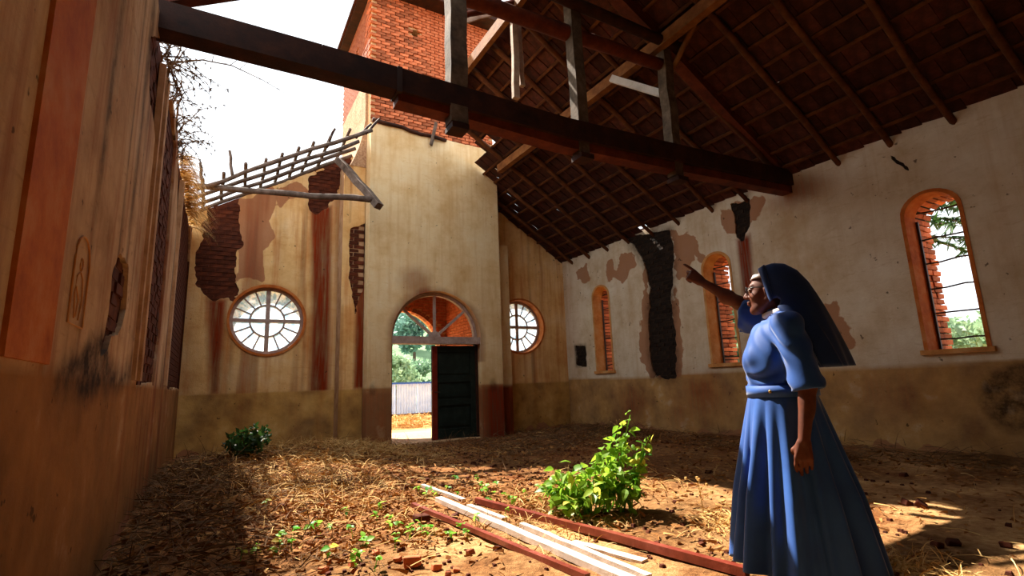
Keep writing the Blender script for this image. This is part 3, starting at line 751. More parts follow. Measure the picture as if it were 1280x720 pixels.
for i in range(NB):
    s = .1+i*pitch*.985 + pitch/2; yend = 9.3 if rp(s, 0).x < 4.9 else (YT-.06 if rp(s, 0).x < 5.38 else YF+.55)
    nT = int((yend-YB)/.235)
    for j in range(nT):
        y = YB+.12+.235*j + (.117 if i % 2 else 0)
        if y > yend: continue
        c = rp(s, y, .088)
        if (abs(c.x-4.81) < .15 and abs(c.y-9.1) < .12) or (abs(c.x-7.72) < .15 and abs(c.y-7.8) < .118): continue
        tl.append(c)
def tile_mesh(seed):
    random.seed(seed); b = MB(); L_, W_, t = pitch+.07, .262, .016; xs = [-.5, -.2, .2, .5]; hs = [.0, .004, .012, .024]
    V = []
    for zz in (0, t):
        for u in (-.5, .5):
            for x, h in zip(xs, hs): V.append((u*L_, x*W_, h+zz+(.012 if u > 0 else -.008)))
    F = []
    for k in range(3): F += [(k, k+1, 5+k, 4+k), (8+k, 12+k, 13+k, 9+k)]
    F += [(0, 8, 9, 1), (1, 9, 10, 2), (2, 10, 11, 3), (4, 5, 13, 12), (5, 6, 14, 13), (6, 7, 15, 14), (0, 4, 12, 8), (3, 11, 15, 7)]
    me = bpy.data.meshes.new('roof_tile'); me.from_pydata(V, [], F); me.materials.append(M['tile']); me.update(); return me
TM = [tile_mesh(i) for i in range(3)]; random.seed(11)
order = sorted(range(len(tl)), key=lambda i: -area_px(tl[i], .3, .22)); ang = math.atan(SLOPE)
for k, i in enumerate(order[:300]):
    o = bpy.data.objects.new('roof_tile', random.choice(TM)); COL.objects.link(o); o.parent = roof
    o.location = tl[i]-worldloc(roof)+nrm*random.uniform(-.006, .012); o.rotation_euler = (random.gauss(0, .025), ang+random.gauss(0, .015), random.gauss(0, .02))
V = []; F = []; tv = [Vector(v.co) for v in TM[0].vertices]; tf = [tuple(p.vertices) for p in TM[0].polygons]
for i in order[300:]:
    R_ = Euler((random.gauss(0, .025), ang+random.gauss(0, .015), random.gauss(0, .02))).to_matrix(); n = len(V); c = tl[i]
    V += [tuple(R_ @ v + c) for v in tv]; F += [tuple(q+n for q in f) for f in tf]
tag(mobj('roof_tile_courses', V, F, M['tile'], roof), kind='stuff')
# other slope, added for its shade: ridge strip, and full width out of view
ldir = Vector((-1, 0, -SLOPE)).normalized(); lnrm = Vector((-SLOPE, 0, 1)).normalized()
def lp(s, Y, h=0.): return Vector((XM, Y, zroof(XM))) + ldir*s + lnrm*h
YR = 5.95
YC = 3.9; LL = (XM-XL+.5)/abs(ldir.x)
for y in [-5.7+.72*i for i in range(17)]:
    if y < YR: log('rafter', lp(0, y), lp(LL if y < YC else 1.3+random.uniform(-.1, .2), y), .045, .04, M['wood_red'], roof, n=7, segs=4)
for i in range(int(LL/pitch)+1):
    b = MB(); b.beam(lp(.06+i*pitch*.985, YB, .062), lp(.06+i*pitch*.985, YR if i < 4 else YC+random.uniform(-.1, .15), .062), .045, .028, segs=10, jit=.004, up=lnrm); b.build('batten', M['wood_pale'] if i == 3 else M['wood_red'], roof)
V = []; F = []
for i in range(int(LL/pitch)+1):
    for j in range(int(((YR if i < 4 else YC)-YB)/.235)):
        if i == 3 and random.random() < .3: continue
        c = lp(.1+i*pitch*.985+pitch/2, YB+.12+.235*j+(.117 if i % 2 else 0)-.1, .088); R_ = Euler((random.gauss(0, .02), -ang+random.gauss(0, .015), math.pi if False else 0)).to_matrix(); n = len(V)
        V += [tuple(R_ @ Vector((-v.x, v.y, v.z)) + c) for v in tv]; F += [tuple(q+n for q in f) for f in tf]
tag(mobj('added_slope_tiles', V, F, M['tile'], roof), kind='stuff')
timber('barge_board', lp(.0, YR+.05, .04), lp(1.25, YR+.05, .04), .03, .12, M['wood_pale'], roof)
timber('ridge_beam', (XM-.06, YB, 6.78), (XM-.06, 8.5, 6.76), .09, .2, M['wood_brown'], roof)
timber('purlin', (5.12, YB, zroof(5.12)-.15), (5.12, 9.25, zroof(5.12)-.15), .12, .17, M['wood_brown'], roof, segs=10)
timber('wall_plate', (XR+.12, YB, 4.33), (XR+.12, YF, 4.33), .14, .07, M['wood_dark'], roof)

# ------------------------------------------------------------------ truss
YTR = 4.56
tr = empty('roof_truss', (XM, YTR, 3.8)); tag(tr, 'queen-post roof truss of dark hewn timber spanning the nave', 'truss')
b = MB()
pts = [(-.95, 4.11), (.65, 4.11), (2.0, 4.08), (3.4, 4.05), (5.3, 4.11), (8.1, 4.22)]
for (a, c) in zip(pts[:-1], pts[1:]): b.beam((a[0], YTR, a[1]), (c[0], YTR, c[1]), .2, .25)
b.build('tie_beam', M['wood_dark'], tr)
b = MB()
pts = [(1.38, 3.97), (2.2, 3.95), (3.4, 3.90), (5.3, 3.95), (8.0, 4.06)]
for (a, c) in zip(pts[:-1], pts[1:]): b.beam((a[0], YTR+.03, a[1]-.03), (c[0], YTR+.03, c[1]-.03), .18, .11)
b.build('lower_tie_beam', M['wood_red'], tr)
timber('queen_post', (2.02, YTR-.02, 3.78), (2.02, YTR-.02, 5.72), .17, .19, M['post_wood'], tr)
timber('king_post', (3.66, YTR, 3.78), (3.66, YTR, 6.5), .15, .15, M['post_wood'], tr)
timber('queen_post', (5.27, YTR, 3.80), (5.25, YTR, 5.72), .15, .15, M['post_wood'], tr)
log('straining_beam', (1.95, YTR+.05, 5.42), (5.32, YTR+.02, 5.50), .10, .085, M['wood_red'], tr, amp=.012)
log('collar_beam', (1.7, YTR-.12, 5.78), (5.5, YTR-.12, 5.76), .085, .075, M['wood_dark'], tr, amp=.012)
timber('principal_rafter', (-.72, YTR, 4.24), (XM, YTR, 6.80), .12, .16, M['wood_red'], tr)
timber('principal_rafter', (8.0, YTR, 4.20), (XM, YTR, 6.78), .17, .2, M['wood_red'], tr)
b = MB(); b.box((1.38, YTR, 4.09), (.05, .22, .27)); b.build('splice_strap', M['iron'], tr)
for x in (2.02, 3.66, 5.27):
    b = MB(); b.box((x, YTR-.02, 3.74), (.19, .2, .06)); b.build('post_foot', M['wood_dark'], tr)
# remnants of the next truss
o = timber('hanging_post', (3.62, 5.95, 5.28), (3.64, 5.95, 6.72), .07, .10, M['wood_pale'], None); tag(o, 'pale broken twin post hanging from the ridge beam, longer piece', 'post')
o = timber('hanging_post', (3.74, 6.0, 5.55), (3.74, 6.0, 6.66), .07, .08, M['wood_pale'], None); tag(o, 'pale broken twin post hanging from the ridge beam, shorter piece', 'post')
p0, p1 = at(764, 98, 'Y', 5.30), at(826, 117, 'Y', 4.66)
o = timber('white_board', p0, p1, .05, .10, M['white_paint'], None, jit=.001); tag(o, 'white painted board fixed between purlin and queen post', 'board')
o = log('roof_prop', (5.42, 4.62, 5.42), tuple(at(884, -6, 'Y', 3.75)), .035, .045, M['wood_brown'], None, amp=.008); tag(o, 'slanting round prop rising from the queen post to the purlin', 'pole')

# ------------------------------------------------------------------ stripped roof frame over the left gable bay
lat = empty('stripped_roof_frame', (1., YF, 4.6)); tag(lat, 'bare grey pole lattice left of a roof above the stained gable bay', 'roof frame')
def gz(x, y): return 4.82+.60*x + .045
rows = [(10.95, -.5, 2.3), (10.5, -.58, 2.28), (10.05, -.56, 2.25), (9.6, -.5, 2.40)]
for i, (y, xa, xb) in enumerate(rows):
    log('pole', (xa, y, gz(xa, y)-.02*i), (xb, y+random.gauss(0, .02), gz(xb, y)-.02*i), .034, .042, M['wood_grey'], lat, amp=.012)
for x in (-.42, -.12, .2, .52, .78, 1.05, 1.3, 1.6, 1.95):
    y0 = 9.5+random.uniform(-.06, .06); log('batten', (x, y0, gz(x, 0)+.05), (x+random.gauss(0, .02), 11.05, gz(x, 0)+.06), .028, .03, M['wood_grey'], lat, n=7, segs=4, amp=.008)
for (x, y, dx, dz) in ((-.40, 9.6, -.08, .36), (.02, 9.6, -.08, .42), (1.55, 9.6, .14, .32), (2.1, 9.65, .3, .28), (2.28, 9.6, .28, .3)):
    log('broken_stub', (x, y, gz(x, y)-.1), (x+dx, y+.02, gz(x, y)+dz), .028, .024, M['wood_dark'] if dx > 0 else M['wood_grey'], lat, n=7, segs=4, amp=.008)
a_, b_ = at(243, 232, 'Y', 9.7), at(466, 250, 'Y', 9.55)
o = log('fallen_pole', a_, b_, .05, .06, M['wood_grey'], None, amp=.012); tag(o, 'long grey pole fallen across the front of the stripped lattice', 'pole')
a_, b_ = at(424, 200, 'Y', 10.4), at(474, 258, 'Y', 9.45)
o = timber('broken_rafter', a_, b_, .16, .13, M['wood_grey'], None, jit=.01); tag(o, 'thick splintered rafter end jutting from the gable beside the tower', 'timber')

# ------------------------------------------------------------------ dry growth on top of the left wall
def blades(n, base_fn, len_fn, dir_fn, w0, mat, name, parent=None, droop=.4, segs=3, clampx=False):
    V = np.zeros((n, (segs+1)*2, 3)); 
    for i in range(n):
        p = np.array(base_fn(i), float); d = np.array(dir_fn(i), float); d /= np.linalg.norm(d)+1e-9; L_ = len_fn(i)
        sd_ = np.cross(d, [random.gauss(0, 1), random.gauss(0, 1), random.gauss(0, 1)]); sd_ /= np.linalg.norm(sd_)+1e-9
        for k in range(segs+1):
            t = k/segs; q = p + d*L_*t + np.array([0, 0, -1.])*droop*L_*t*t; ww = w0*(1-t*.85)
            V[i, 2*k] = q-sd_*ww; V[i, 2*k+1] = q+sd_*ww
    if clampx:
        V[..., 0] = np.clip(V[..., 0], XL+.005, XR-.012); V[..., 1] = np.minimum(V[..., 1], YF-.01)
        tw_ = (V[..., 0] > 2.04) & (V[..., 0] < 5.96); V[..., 1] = np.where(tw_, np.minimum(V[..., 1], YT-.01), V[..., 1])
    base = (np.arange(n)*(segs+1)*2)[:, None, None]
    k = np.arange(segs)[None, :, None]*2; F = base + k + np.array([0, 1, 3, 2])[None, None, :]
    return mobj(name, V.reshape(-1, 3), F.reshape(-1, 4), mat, parent)
random.seed(21)
tuft = empty('dry_creeper', (XL+.05, 6.2, 4.1)); tag(tuft, 'dead leafless creeper hanging over the broken top of the left wall', 'creeper')
def wtop(y): return float(ltop(np.array(float(y))))
def ctw():
    y = random.uniform(4.9, 7.2); return (XL+random.uniform(-.25, .02), y, wtop(y)-.02)
tw = MB()
for i in range(70):
    p = Vector(ctw()); pts = [p]; d = Vector((random.uniform(.15, .5), random.gauss(0, .6), random.uniform(.5, 1.))).normalized()
    for k in range(7):
        d = (d + Vector((random.gauss(.04, .25), random.gauss(0, .25), random.gauss(-.22, .2)))).normalized(); p = p+d*random.uniform(.05, .10)
        if p.z < wtop(p.y)+.01: p.x = max(p.x, XL+.03)
        pts.append(p)
    tw.tube(pts, [.008-.0008*k for k in range(len(pts))], 4, cap=False)
tag(tw.build('twig_mass', M['straw_dark'], tuft), kind='stuff')
CT = [v for v in tw.V]
o = blades(4200, lambda i: random.choice(CT), lambda i: random.uniform(.015, .05), lambda i: (random.gauss(0, 1), random.gauss(0, 1), random.gauss(-.3, 1)), .0045, M['straw_dark'], 'dead_leaves', tuft, .5, 2); tag(o, kind='stuff')
st = empty('dry_grass_fringe', (XL+.05, 8.5, 4.0)); tag(st, 'straw-coloured dry grass fringe drooping where the left wall meets the gable', 'dry grass')
def fringe_base(i):
    y = min(max(9.+random.gauss(0, .9), 7.2), 10.6); return (XL+random.uniform(-.06, .02), y, wtop(y)-.01)
o = blades(1000, fringe_base, lambda i: random.uniform(.15, .55), lambda i: (random.uniform(.3, .8), random.gauss(0, .25), random.uniform(.15, .9)), .006, M['straw'], 'blades', st, 1.0, 4); tag(o, kind='stuff')
br = empty('bare_branch', (XL+.05, 5.2, 4.05)); tag(br, 'thin bare branch arching off the left wall top against the sky', 'branch')
b = MB(); q0 = (XL+.03, 5.0, 4.0); q1 = at(290, 82, 'Y', 5.4); q2 = at(362, 120, 'Y', 5.8)
SP = [Vector(q0), Vector(np.array(q0)*.5+q1*.5+[0, 0, .05]), Vector(q1), Vector(q1*.5+q2*.5+[0, 0, .02]), Vector(q2)]
b.tube(SP, [.008, .007, .006, .004, .002], 5); b.build('stem', M['straw_dark'], br)
for k in range(9):
    t = 1.+.31*k; P = SP[min(int(t), 3)].lerp(SP[min(int(t), 3)+1], t-min(int(t), 3)); bb = MB(); bb.tube([P, P+Vector((random.gauss(.05, .03), random.gauss(0, .05), random.gauss(0, .06)))], [.004, .002], 4); bb.build('twig', M['straw_dark'], br)

# ------------------------------------------------------------------ floor and outside ground
def lump(X, Y):
    h = (fbm(X*1.1, Y*1.1, 3)-.47)*.10 + (fbm(X*5, Y*5, 8)-.47)*.045
    mound = .30*np.exp(-((X-1.1)/1.6)**2-((Y-8.6)/1.5)**2) + .16*np.exp(-((X+.1)/.7)**2-((Y-6.5)/2.)**2)
    edge = .10*np.exp(-((XR-X)/.35)**2)
    calm = np.clip(1-np.exp(-((X-2.7)**2+(Y-1.6)**2)/.8), .12, 1)
    return (h*.7+mound+edge)*calm
def floor_z(x, y): return float(lump(np.array(float(x)), np.array(float(y))))
xs = np.arange(XL, XR+.03, .06); ys = np.arange(YB, YF+.03, .06); X, Y = np.meshgrid(xs, ys, indexing='ij'); Z = lump(X, Y)
inporch = (X > TX0-.1) & (X < TX1+.1) & (Y > YT-.3); Z = np.where(inporch, np.minimum(Z, .03), Z)
nx, ny = X.shape; idx = np.arange(nx*ny).reshape(nx, ny)
F = np.stack([idx[:-1, :-1], idx[1:, :-1], idx[1:, 1:], idx[:-1, 1:]], -1).reshape(-1, 4)
sand = np.clip(2.2-np.abs(Y-1.6)/1.2, 0, 1)*np.clip(fbm(X*2, Y*2, 44)*3-.8, 0, 1)      # trodden strip right across the nave
mul = np.clip(fbm(X*1.3, Y*1.3, 45)*3-1.1, 0, 1)
floor = mobj('floor', np.stack([X.ravel(), Y.ravel(), Z.ravel()], 1), F, M['earth'], None, (0, 0, 0), True, dict(sand=sand.ravel(), mulch=np.clip(mul, 0, 1).ravel()))
tag(floor, 'bare red earth floor of the nave, littered and uneven', None, None, 'structure')
def hillz(X, Y):
    crest = 10.5*np.clip((Y-26)/45, 0, 1)**1.1
    return crest*np.clip(1.05-np.maximum(X-26, 0)/45, .3, 1.1)*(.9+.25*fbm(X*.05, Y*.05, 71)) - .06
xs = np.linspace(-60, 110, 100); ys = np.linspace(-30, 120, 90); X, Y = np.meshgrid(xs, ys, indexing='ij'); Z = hillz(X, Y)
nx, ny = X.shape; idx = np.arange(nx*ny).reshape(nx, ny); F = np.stack([idx[:-1, :-1], idx[1:, :-1], idx[1:, 1:], idx[:-1, 1:]], -1).reshape(-1, 4)
M['ground'] = mottled('outside_ground', ['7A5A34', 'A8844E', 'C8A870'], .6, .95, .5, 20)
t = NT('outside_earth_and_grass'); v = t.coord(); n = t.noise(.25, 6, .6, v)
sep = t.n('ShaderNodeSeparateXYZ'); t.l(v, sep.inputs[0]); k = t.math('MULTIPLY', t.math('SUBTRACT', sep.outputs[1], 21), .25, True)
c = t.mix(k, t.ramp(n, [(.3, '9A6A3C'), (.55, 'C49A64'), (.75, 'D8BC8C')]), t.ramp(n, [(.3, '5E7A5A'), (.7, '8EA880')])); M['ground'] = t.done(c, .95, .1)
g = mobj('ground', np.stack([X.ravel(), Y.ravel(), Z.ravel()], 1), F, M['ground'], None, (0, 0, 0), True); tag(g, 'dry ground outside rising to a green hillside', None, None, 'structure')

# fence outside the door
fen = empty('corrugated_fence', (7, 20, 0)); tag(fen, 'pale blue corrugated metal fence outside the doorway', 'fence')
M['sheet_blue'] = mottled('pale_blue_corrugated_metal', ['B4C8E8', 'CCDCF4', 'E0EAFA'], 3, .5, 0)
M['rail_blue'] = solid('blue_rail_paint', '2E5AA8', .5)
for i in range(14):
    x0 = 1.2+i*.82; V = []; F = []; n = 40
    for k in range(n+1):
        x = x0+.8*k/n; y = 20+.03*math.sin(2*math.pi*x/.11)
        V += [(x, y, .12), (x, y, 1.28+.01*(i % 2)), (x, y+.004, .12), (x, y+.004, 1.28+.01*(i % 2))]
    for k in range(n): A = 4*k; F += [(A, A+4, A+5, A+1), (A+2, A+3, A+7, A+6), (A+1, A+5, A+7, A+3)]
    mobj('sheet', V, F, M['sheet_blue'], fen)
for i in range(6):
    b = MB(); b.box((1.2+i*2.3, 20.08, .6), (.08, .08, 1.35)); b.build('post', M['wood_brown'], fen)
b = MB(); b.box((6.9, 19.95, 1.31), (11.6, .06, .07)); b.build('top_rail', M['rail_blue'], fen)
b = MB(); b.box((6.9, 20.0, .06), (11.6, .1, .14)); b.build('plinth', M['brick_dark'], fen)
b = MB()
hp = blades(1400, lambda i: (5.2+random.gauss(0, .45), 15.6+random.gauss(0, .4), max(0, .28-.25*abs(random.gauss(0, 1)))), lambda i: random.uniform(.2, .5), lambda i: (random.gauss(0, 1), random.gauss(0, 1), random.uniform(0, .6)), .008, M['straw'], 'straw_heap', None, .6, 2); tag(hp, 'loose heap of straw on the bright ground outside the door', 'straw heap', None, 'stuff')

# trees ------------------------------------------------------------
def leafcloud(n, ctrs, rads, size, rng):
    """n leaf quads spread through ellipsoid clumps"""
    k = rng.integers(0, len(ctrs), n); C_ = np.asarray(ctrs)[k]; R_ = np.asarray(rads)[k]
    d = rng.normal(size=(n, 3)); d /= np.linalg.norm(d, axis=1)[:, None]; P = C_ + d*(rng.random(n)**.4)[:, None]*R_
    a = rng.normal(size=(n, 3)); a /= np.linalg.norm(a, axis=1)[:, None]; b = np.cross(a, rng.normal(size=(n, 3))); b /= np.linalg.norm(b, axis=1)[:, None]
    s = size*(.6+.8*rng.random(n))[:, None]
    V = np.stack([P-a*s, P+b*s*.5, P+a*s, P-b*s*.5], 1).reshape(-1, 3); F = np.arange(4*n).reshape(-1, 4); return V, F
def tree_mesh(name, h, r, n, size, seed, mat):
    rng = np.random.default_rng(seed); ctrs = []; rads = []
    for i in range(9):
        a = rng.random()*6.28; q = rng.random()**.5*r*.7; ctrs.append((q*math.cos(a), q*math.sin(a), h*(.45+.5*rng.random()))); rr = r*(.35+.3*rng.random()); rads.append((rr, rr, rr*.8))
    V, F = leafcloud(n, ctrs, rads, size, rng); me = bpy.data.meshes.new(name); me.from_pydata(V.tolist(), [], F.tolist()); me.materials.append(mat); me.update(); return me
def trunk_mesh(h, r):
    b = MB(); b.tube([(0, 0, -.3), (.02, .03, h*.3), (-.04, .02, h*.75)], [r, r*.8, r*.4], 7); me = bpy.data.meshes.new('trunk'); me.from_pydata(b.V, [], b.F); me.materials.append(M['wood_grey']); me.update(); return me
TCR = [tree_mesh('crown', 5.5, 2.4, 1500, .28, 90+i, M['leaf_far_haze']) for i in range(3)]; TTR = trunk_mesh(5, .16)
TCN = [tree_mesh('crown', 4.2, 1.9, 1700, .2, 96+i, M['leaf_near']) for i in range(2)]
def place_tree(x, y, z, sc, crowns, label, group, name='hillside_tree'):
    r = empty(name, (x, y, z)); r.scale = (sc, sc, sc*random.uniform(.85, 1.15)); r.rotation_euler.z = random.uniform(0, 6)
    for nm, me in (('crown', random.choice(crowns)), ('trunk', TTR)):
        o = bpy.data.objects.new(nm, me); COL.objects.link(o); o.parent = r
    tag(r, label, 'tree', group); return r
random.seed(5)
TP = []
while len(TP) < 44:
    y = random.uniform(34, 76); k = random.uniform(-.04, .78); x = k*y
    if all(math.hypot(x-a, y-b_) > 5.3 for a, b_ in TP): TP.append((x, y))
for (x, y) in TP:
    place_tree(x, y, float(hillz(np.array(x), np.array(y))), random.uniform(.68, .9), TCR, 'haze-tinted tree on the hillside beyond the corrugated fence', 'trees on the hillside')
for i in range(9):
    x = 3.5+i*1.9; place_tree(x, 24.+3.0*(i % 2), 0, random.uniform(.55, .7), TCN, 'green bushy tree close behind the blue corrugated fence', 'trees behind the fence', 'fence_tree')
# conifer and shrubs outside the right wall
con = empty('conifer_tree', (13.5, 5.9, 0)); tag(con, 'dark drooping conifer outside the barred window with orange lining', 'tree')
b = MB(); b.tube([(13.5, 5.9, -.2), (13.5, 5.9, 4), (13.5, 5.9, 9)], [.2, .16, .05], 8); b.build('trunk', M['wood_grey'], con)
for k in range(30):
    a = k*2.4; z = 3.75+k*.07; L_ = 2.2-k*.02; d = Vector((math.cos(a), math.sin(a), 0)); P = Vector((13.5, 5.9, z))
    bb = MB(); pts = [P, P+d*L_*.5+Vector((0, 0, .1)), P+d*L_+Vector((0, 0, -.35))]; bb.tube(pts, [.03, .02, .008], 5)
    o = bb.build('bough', M['wood_grey'], con)
    V = []; F = []
    for j in range(130):
        t = random.uniform(.15, 1); q = pts[0].lerp(pts[2], t)+Vector((0, 0, .25*math.sin(t*3.1))); s = Vector((random.gauss(0, 1), random.gauss(0, 1), random.gauss(-.6, .5))).normalized(); L2 = random.uniform(.12, .3); w_ = s.cross(Vector((random.gauss(0, 1), random.gauss(0, 1), 1))).normalized()*.028
        n = len(V); V += [q-w_, q+w_, q+s*L2+w_*.3, q+s*L2-w_*.3]; F.append((n, n+1, n+2, n+3))
    mobj('needles', [tuple(v) for v in V], F, M['leaf_dark'], o)
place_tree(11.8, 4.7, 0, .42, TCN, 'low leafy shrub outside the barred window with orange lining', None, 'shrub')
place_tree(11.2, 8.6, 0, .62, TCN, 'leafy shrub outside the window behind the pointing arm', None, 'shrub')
for k, (x, y) in enumerate(((19, 5.6), (22, 8.2), (25, 10.6), (29, 9.0), (18, 13.5), (22, 17.5))):
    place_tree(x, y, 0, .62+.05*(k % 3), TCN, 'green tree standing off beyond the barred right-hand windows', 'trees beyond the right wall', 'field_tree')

# ------------------------------------------------------------------ things on the floor
random.seed(33)
def ground_at(px, py, dz=0.):
    z = 0.
    for _ in range(6):
        P = at(px, py, 'Z', z); z = floor_z(P[0], P[1])
    return Vector((P[0], P[1], z+dz))
# long boards
BM_RED = mottled('red_brown_painted_board', ['54180E', '742C1E', '944C3C'], 5, .35, .3, 40, spec=.5); BM_PALE = mottled('bleached_grey_board', ['A08C7C', 'C8B8A8', 'E2D8CC'], 5, .5, .3, 40, spec=.4)
BSEG = []
def clear(x, y, marg):
    """nearest point to (x, y) at least marg outside every board"""
    for _ in range(4):
        for A, B, hw in BSEG:
            e = (B-A).xy; q = Vector((x, y))-A.xy; t = q.dot(e)/e.dot(e)
            if -.02 < t < 1.02:
                n = Vector((-e.y, e.x)).normalized(); d = q.dot(n)
                if abs(d) < hw+marg: k = (hw+marg-abs(d)+.003)*(1 if d >= 0 else -1); x += n.x*k; y += n.y*k
    return x, y
def on_board(x, y, marg):
    X_, Y_ = clear(x, y, marg); return abs(X_-x)+abs(Y_-y) > 1e-6
def board(pa, pb, wd, ht, label, lift=0.):
    A, B = ground_at(*pa), ground_at(*pb); A.z = floor_z(A.x, A.y); B.z = floor_z(B.x, B.y); b = MB()
    BSEG.append((A.copy(), B.copy(), wd/2)); n = 8; top = max(max(floor_z(*(A.lerp(B, i/n))[:2]) - A.lerp(B, i/n).z for i in range(n+1)), 0)*.75
    pts = wob(A+Vector((0, 0, ht/2+top+lift)), B+Vector((0, 0, ht/2+top+lift)), n, .0015)
    for i in range(n):
        b.beam(pts[i], pts[i+1], wd, ht)
    # weld as one board: keep only outer rings
    V = []; F = []; t = (B-A).normalized(); a = t.cross(Vector((0, 0, 1))).normalized(); u = a.cross(t)
    for p in pts:
        for (x, z) in ((-1, -1), (1, -1), (1, 1), (-1, 1)): V.append(p+a*x*wd/2+u*z*ht/2)
    mi = []
    for i in range(n):
        for k in range(4): F.append((4*i+k, 4*i+(k+1) % 4, 4*i+4+(k+1) % 4, 4*i+4+k)); mi.append(0 if k == 2 else 1)
    F += [(3, 2, 1, 0), (4*n, 4*n+1, 4*n+2, 4*n+3)]; mi += [1, 1]
    o = mobj('long_board', [tuple(v) for v in V], F, BM_RED if ' red ' in label[:20] else BM_PALE); tag(o, label, 'board', 'long boards lying on the earth floor'); return o
board((516, 634), (735, 727), .04, .035, 'thin red board, outermost of the bundle toward the loose brick')
board((548, 627), (790, 733), .07, .04, 'wide bleached board in the middle of the floor bundle')
board((586, 635), (631, 652), .05, .03, 'short bleached board end under the seedlings')
board((652, 660), (812, 728), .045, .035, 'bleached board just beside the long dark red one')
board((596, 630), (935, 724), .05, .05, 'long dark red board running from the bundle toward the woman', .0)
board((716, 679), (806, 703), .07, .015, 'short flat plank between two long boards')
board((528, 609), (580, 628), .045, .03, 'slender board at the gable end of the bundle')

def rubble(px, py, s, mat, label, cat='brick', name='broken_brick', group=None):
    P = ground_at(px, py); P.x, P.y = clear(P.x, P.y, s*.62); P.z = floor_z(P.x, P.y); b = MB(); b.box((0, 0, 0), (s, s*.75, s*.62)); R_ = Euler((random.gauss(0, .25), random.gauss(0, .25), random.uniform(0, 3))).to_matrix()
    V = [R_ @ (Vector(v)*random.uniform(.86, 1.12)) + P + Vector((0, 0, s*.25)) for v in b.V]
    o = mobj(name, [tuple(v) for v in V], b.F, mat); md = o.modifiers.new('bevel', 'BEVEL'); md.width = s*.1; md.segments = 2; tag(o, label, cat, group); return o
rubble(516, 708, .105, M['brick'], 'rounded red brick lump alone on bare earth before the boards')
rubble(527, 654, .12, M['brick_dark'], 'dark broken brick lying beside the bundle of boards')
rubble(569, 648, .07, M['brick_dark'], 'small dark brick lump resting among the boards')
rubble(588, 692, .05, M['brick'], 'small brick fragment beside the thin red board', group='small brick fragments')
for (x, y) in ((497, 702), (470, 694), (412, 703), (443, 715), (545, 712), (570, 715), (404, 716), (440, 708), (560, 722), (848, 694), (860, 700), (880, 652)):
    rubble(x, y, random.uniform(.03, .06), M['brick'], 'small brick fragment scattered on the bare earth', name='brick_fragment', group='small brick fragments')
for (x, y) in ((1192, 682), (1172, 684), (1258, 684), (1135, 632), (1152, 634)):
    rubble(x, y, random.uniform(.05, .09), M['brick_dark'], 'earth-brown stone in the shade near the right wall', 'stone', 'stone', 'stones in the shade')
# pebbles and clods, uncountable
pb = MB()
for i in range(2600):
    x = random.uniform(XL+.1, XR-.1); y = random.uniform(1.2, 9.8)
    if TX0-.1 < x < TX1+.1 and y > YT-.35: continue
    if x > 3.8 and random.random() < .75: continue
    if on_board(x, y, .03) or (2.4 < x < 3.1 and 1.45 < y < 2.1): continue
    s = random.uniform(.006, .022)*(1 if random.random() < .9 else 1.8); z = floor_z(x, y); c = Vector((x, y, z+s*.3)); q = [Vector((random.gauss(0, 1), random.gauss(0, 1), random.gauss(0, .6))).normalized()*s*random.uniform(.7, 1.2) for _ in range(0)]
    vs8 = [c+Vector((a*s*random.uniform(.6, 1.2), b_*s*random.uniform(.6, 1.2), d*s*random.uniform(.4, .8))) for (a, b_, d) in ((-1,-1,-1),(1,-1,-1),(1,1,-1),(-1,1,-1),(-.7,-.7,1),(.7,-.7,1),(.7,.7,1),(-.7,.7,1))]
    pb.add(vs8, BOXF)
tag(pb.build('earth_clods', M['brick_dark'], None), 'small clods and crumbs strewn over the earth floor', 'clods', None, 'stuff')
# leaf litter and straw
def scatter_pts(n, fn):
    out = []
    while len(out) < n:
        x = random.uniform(XL+.05, XR-.1); y = random.uniform(1.0, 10.7)
        if TX0-.05 < x < TX1+.05 and y > YT-.1: continue
        if 2.3 < x < 3.2 and 1.3 < y < 2.2: continue
        if random.random() < fn(x, y) and not on_board(x, y, .07): out.append((x, y, floor_z(x, y)))
    return out
def dens_lit(x, y):
    d = math.exp(-((x-1.1)/1.0)**2-((y-5.5)/2.2)**2) + .5*math.exp(-((x-3.)/1.5)**2-((y-4.6)/.9)**2) + .35*math.exp(-((x-3.6)/1.)**2-((y-2.6)/.5)**2)+.04
    if y < 3.6 and x < 2.6: d *= .25
    return min(1, d)
P_ = scatter_pts(9000, dens_lit)
o = blades(9000, lambda i: (P_[i][0], P_[i][1], P_[i][2]+random.uniform(.003, .03)), lambda i: random.uniform(.03, .10), lambda i: (random.gauss(0, 1), random.gauss(0, 1), random.gauss(.1, .3)), .011, M['litter'], 'leaf_litter', None, .2, 2, True); tag(o, 'dry brown leaf litter over the sunlit floor', 'leaf litter', None, 'stuff')
def dens_straw(x, y):
    return min(1, .9*math.exp(-((x-1.6)/1.3)**2-((y-8.3)/1.3)**2) + .5*math.exp(-((x-1.0)/.9)**2-((y-6.3)/1.6)**2) + .8*math.exp(-((x-3.2)/.9)**2-((y-4.3)/.35)**2) + .8*math.exp(-((x-3.4)/.25)**2-((y-2.7)/.35)**2)+.01)
P2 = scatter_pts(5200, dens_straw)
o = blades(5200, lambda i: (P2[i][0], P2[i][1], P2[i][2]+random.uniform(0, .06)), lambda i: random.uniform(.12, .42), lambda i: (random.gauss(0, 1), random.gauss(0, 1), abs(random.gauss(.15, .5))), .0035, M['straw'], 'dry_straw', None, .4, 3, True); tag(o, 'tangled dry straw heaped toward the gable wall', 'straw', None, 'stuff')
def dens_dark(x, y): return min(1, math.exp(-((x+.2)/.75)**2-((y-5.6)/2.6)**2) + .4*math.exp(-((x-5.5)/2.)**2-((y-8.5)/1.5)**2)+.5*math.exp(-((x-7.4)/.4)**2))
P3 = scatter_pts(8000, dens_dark)
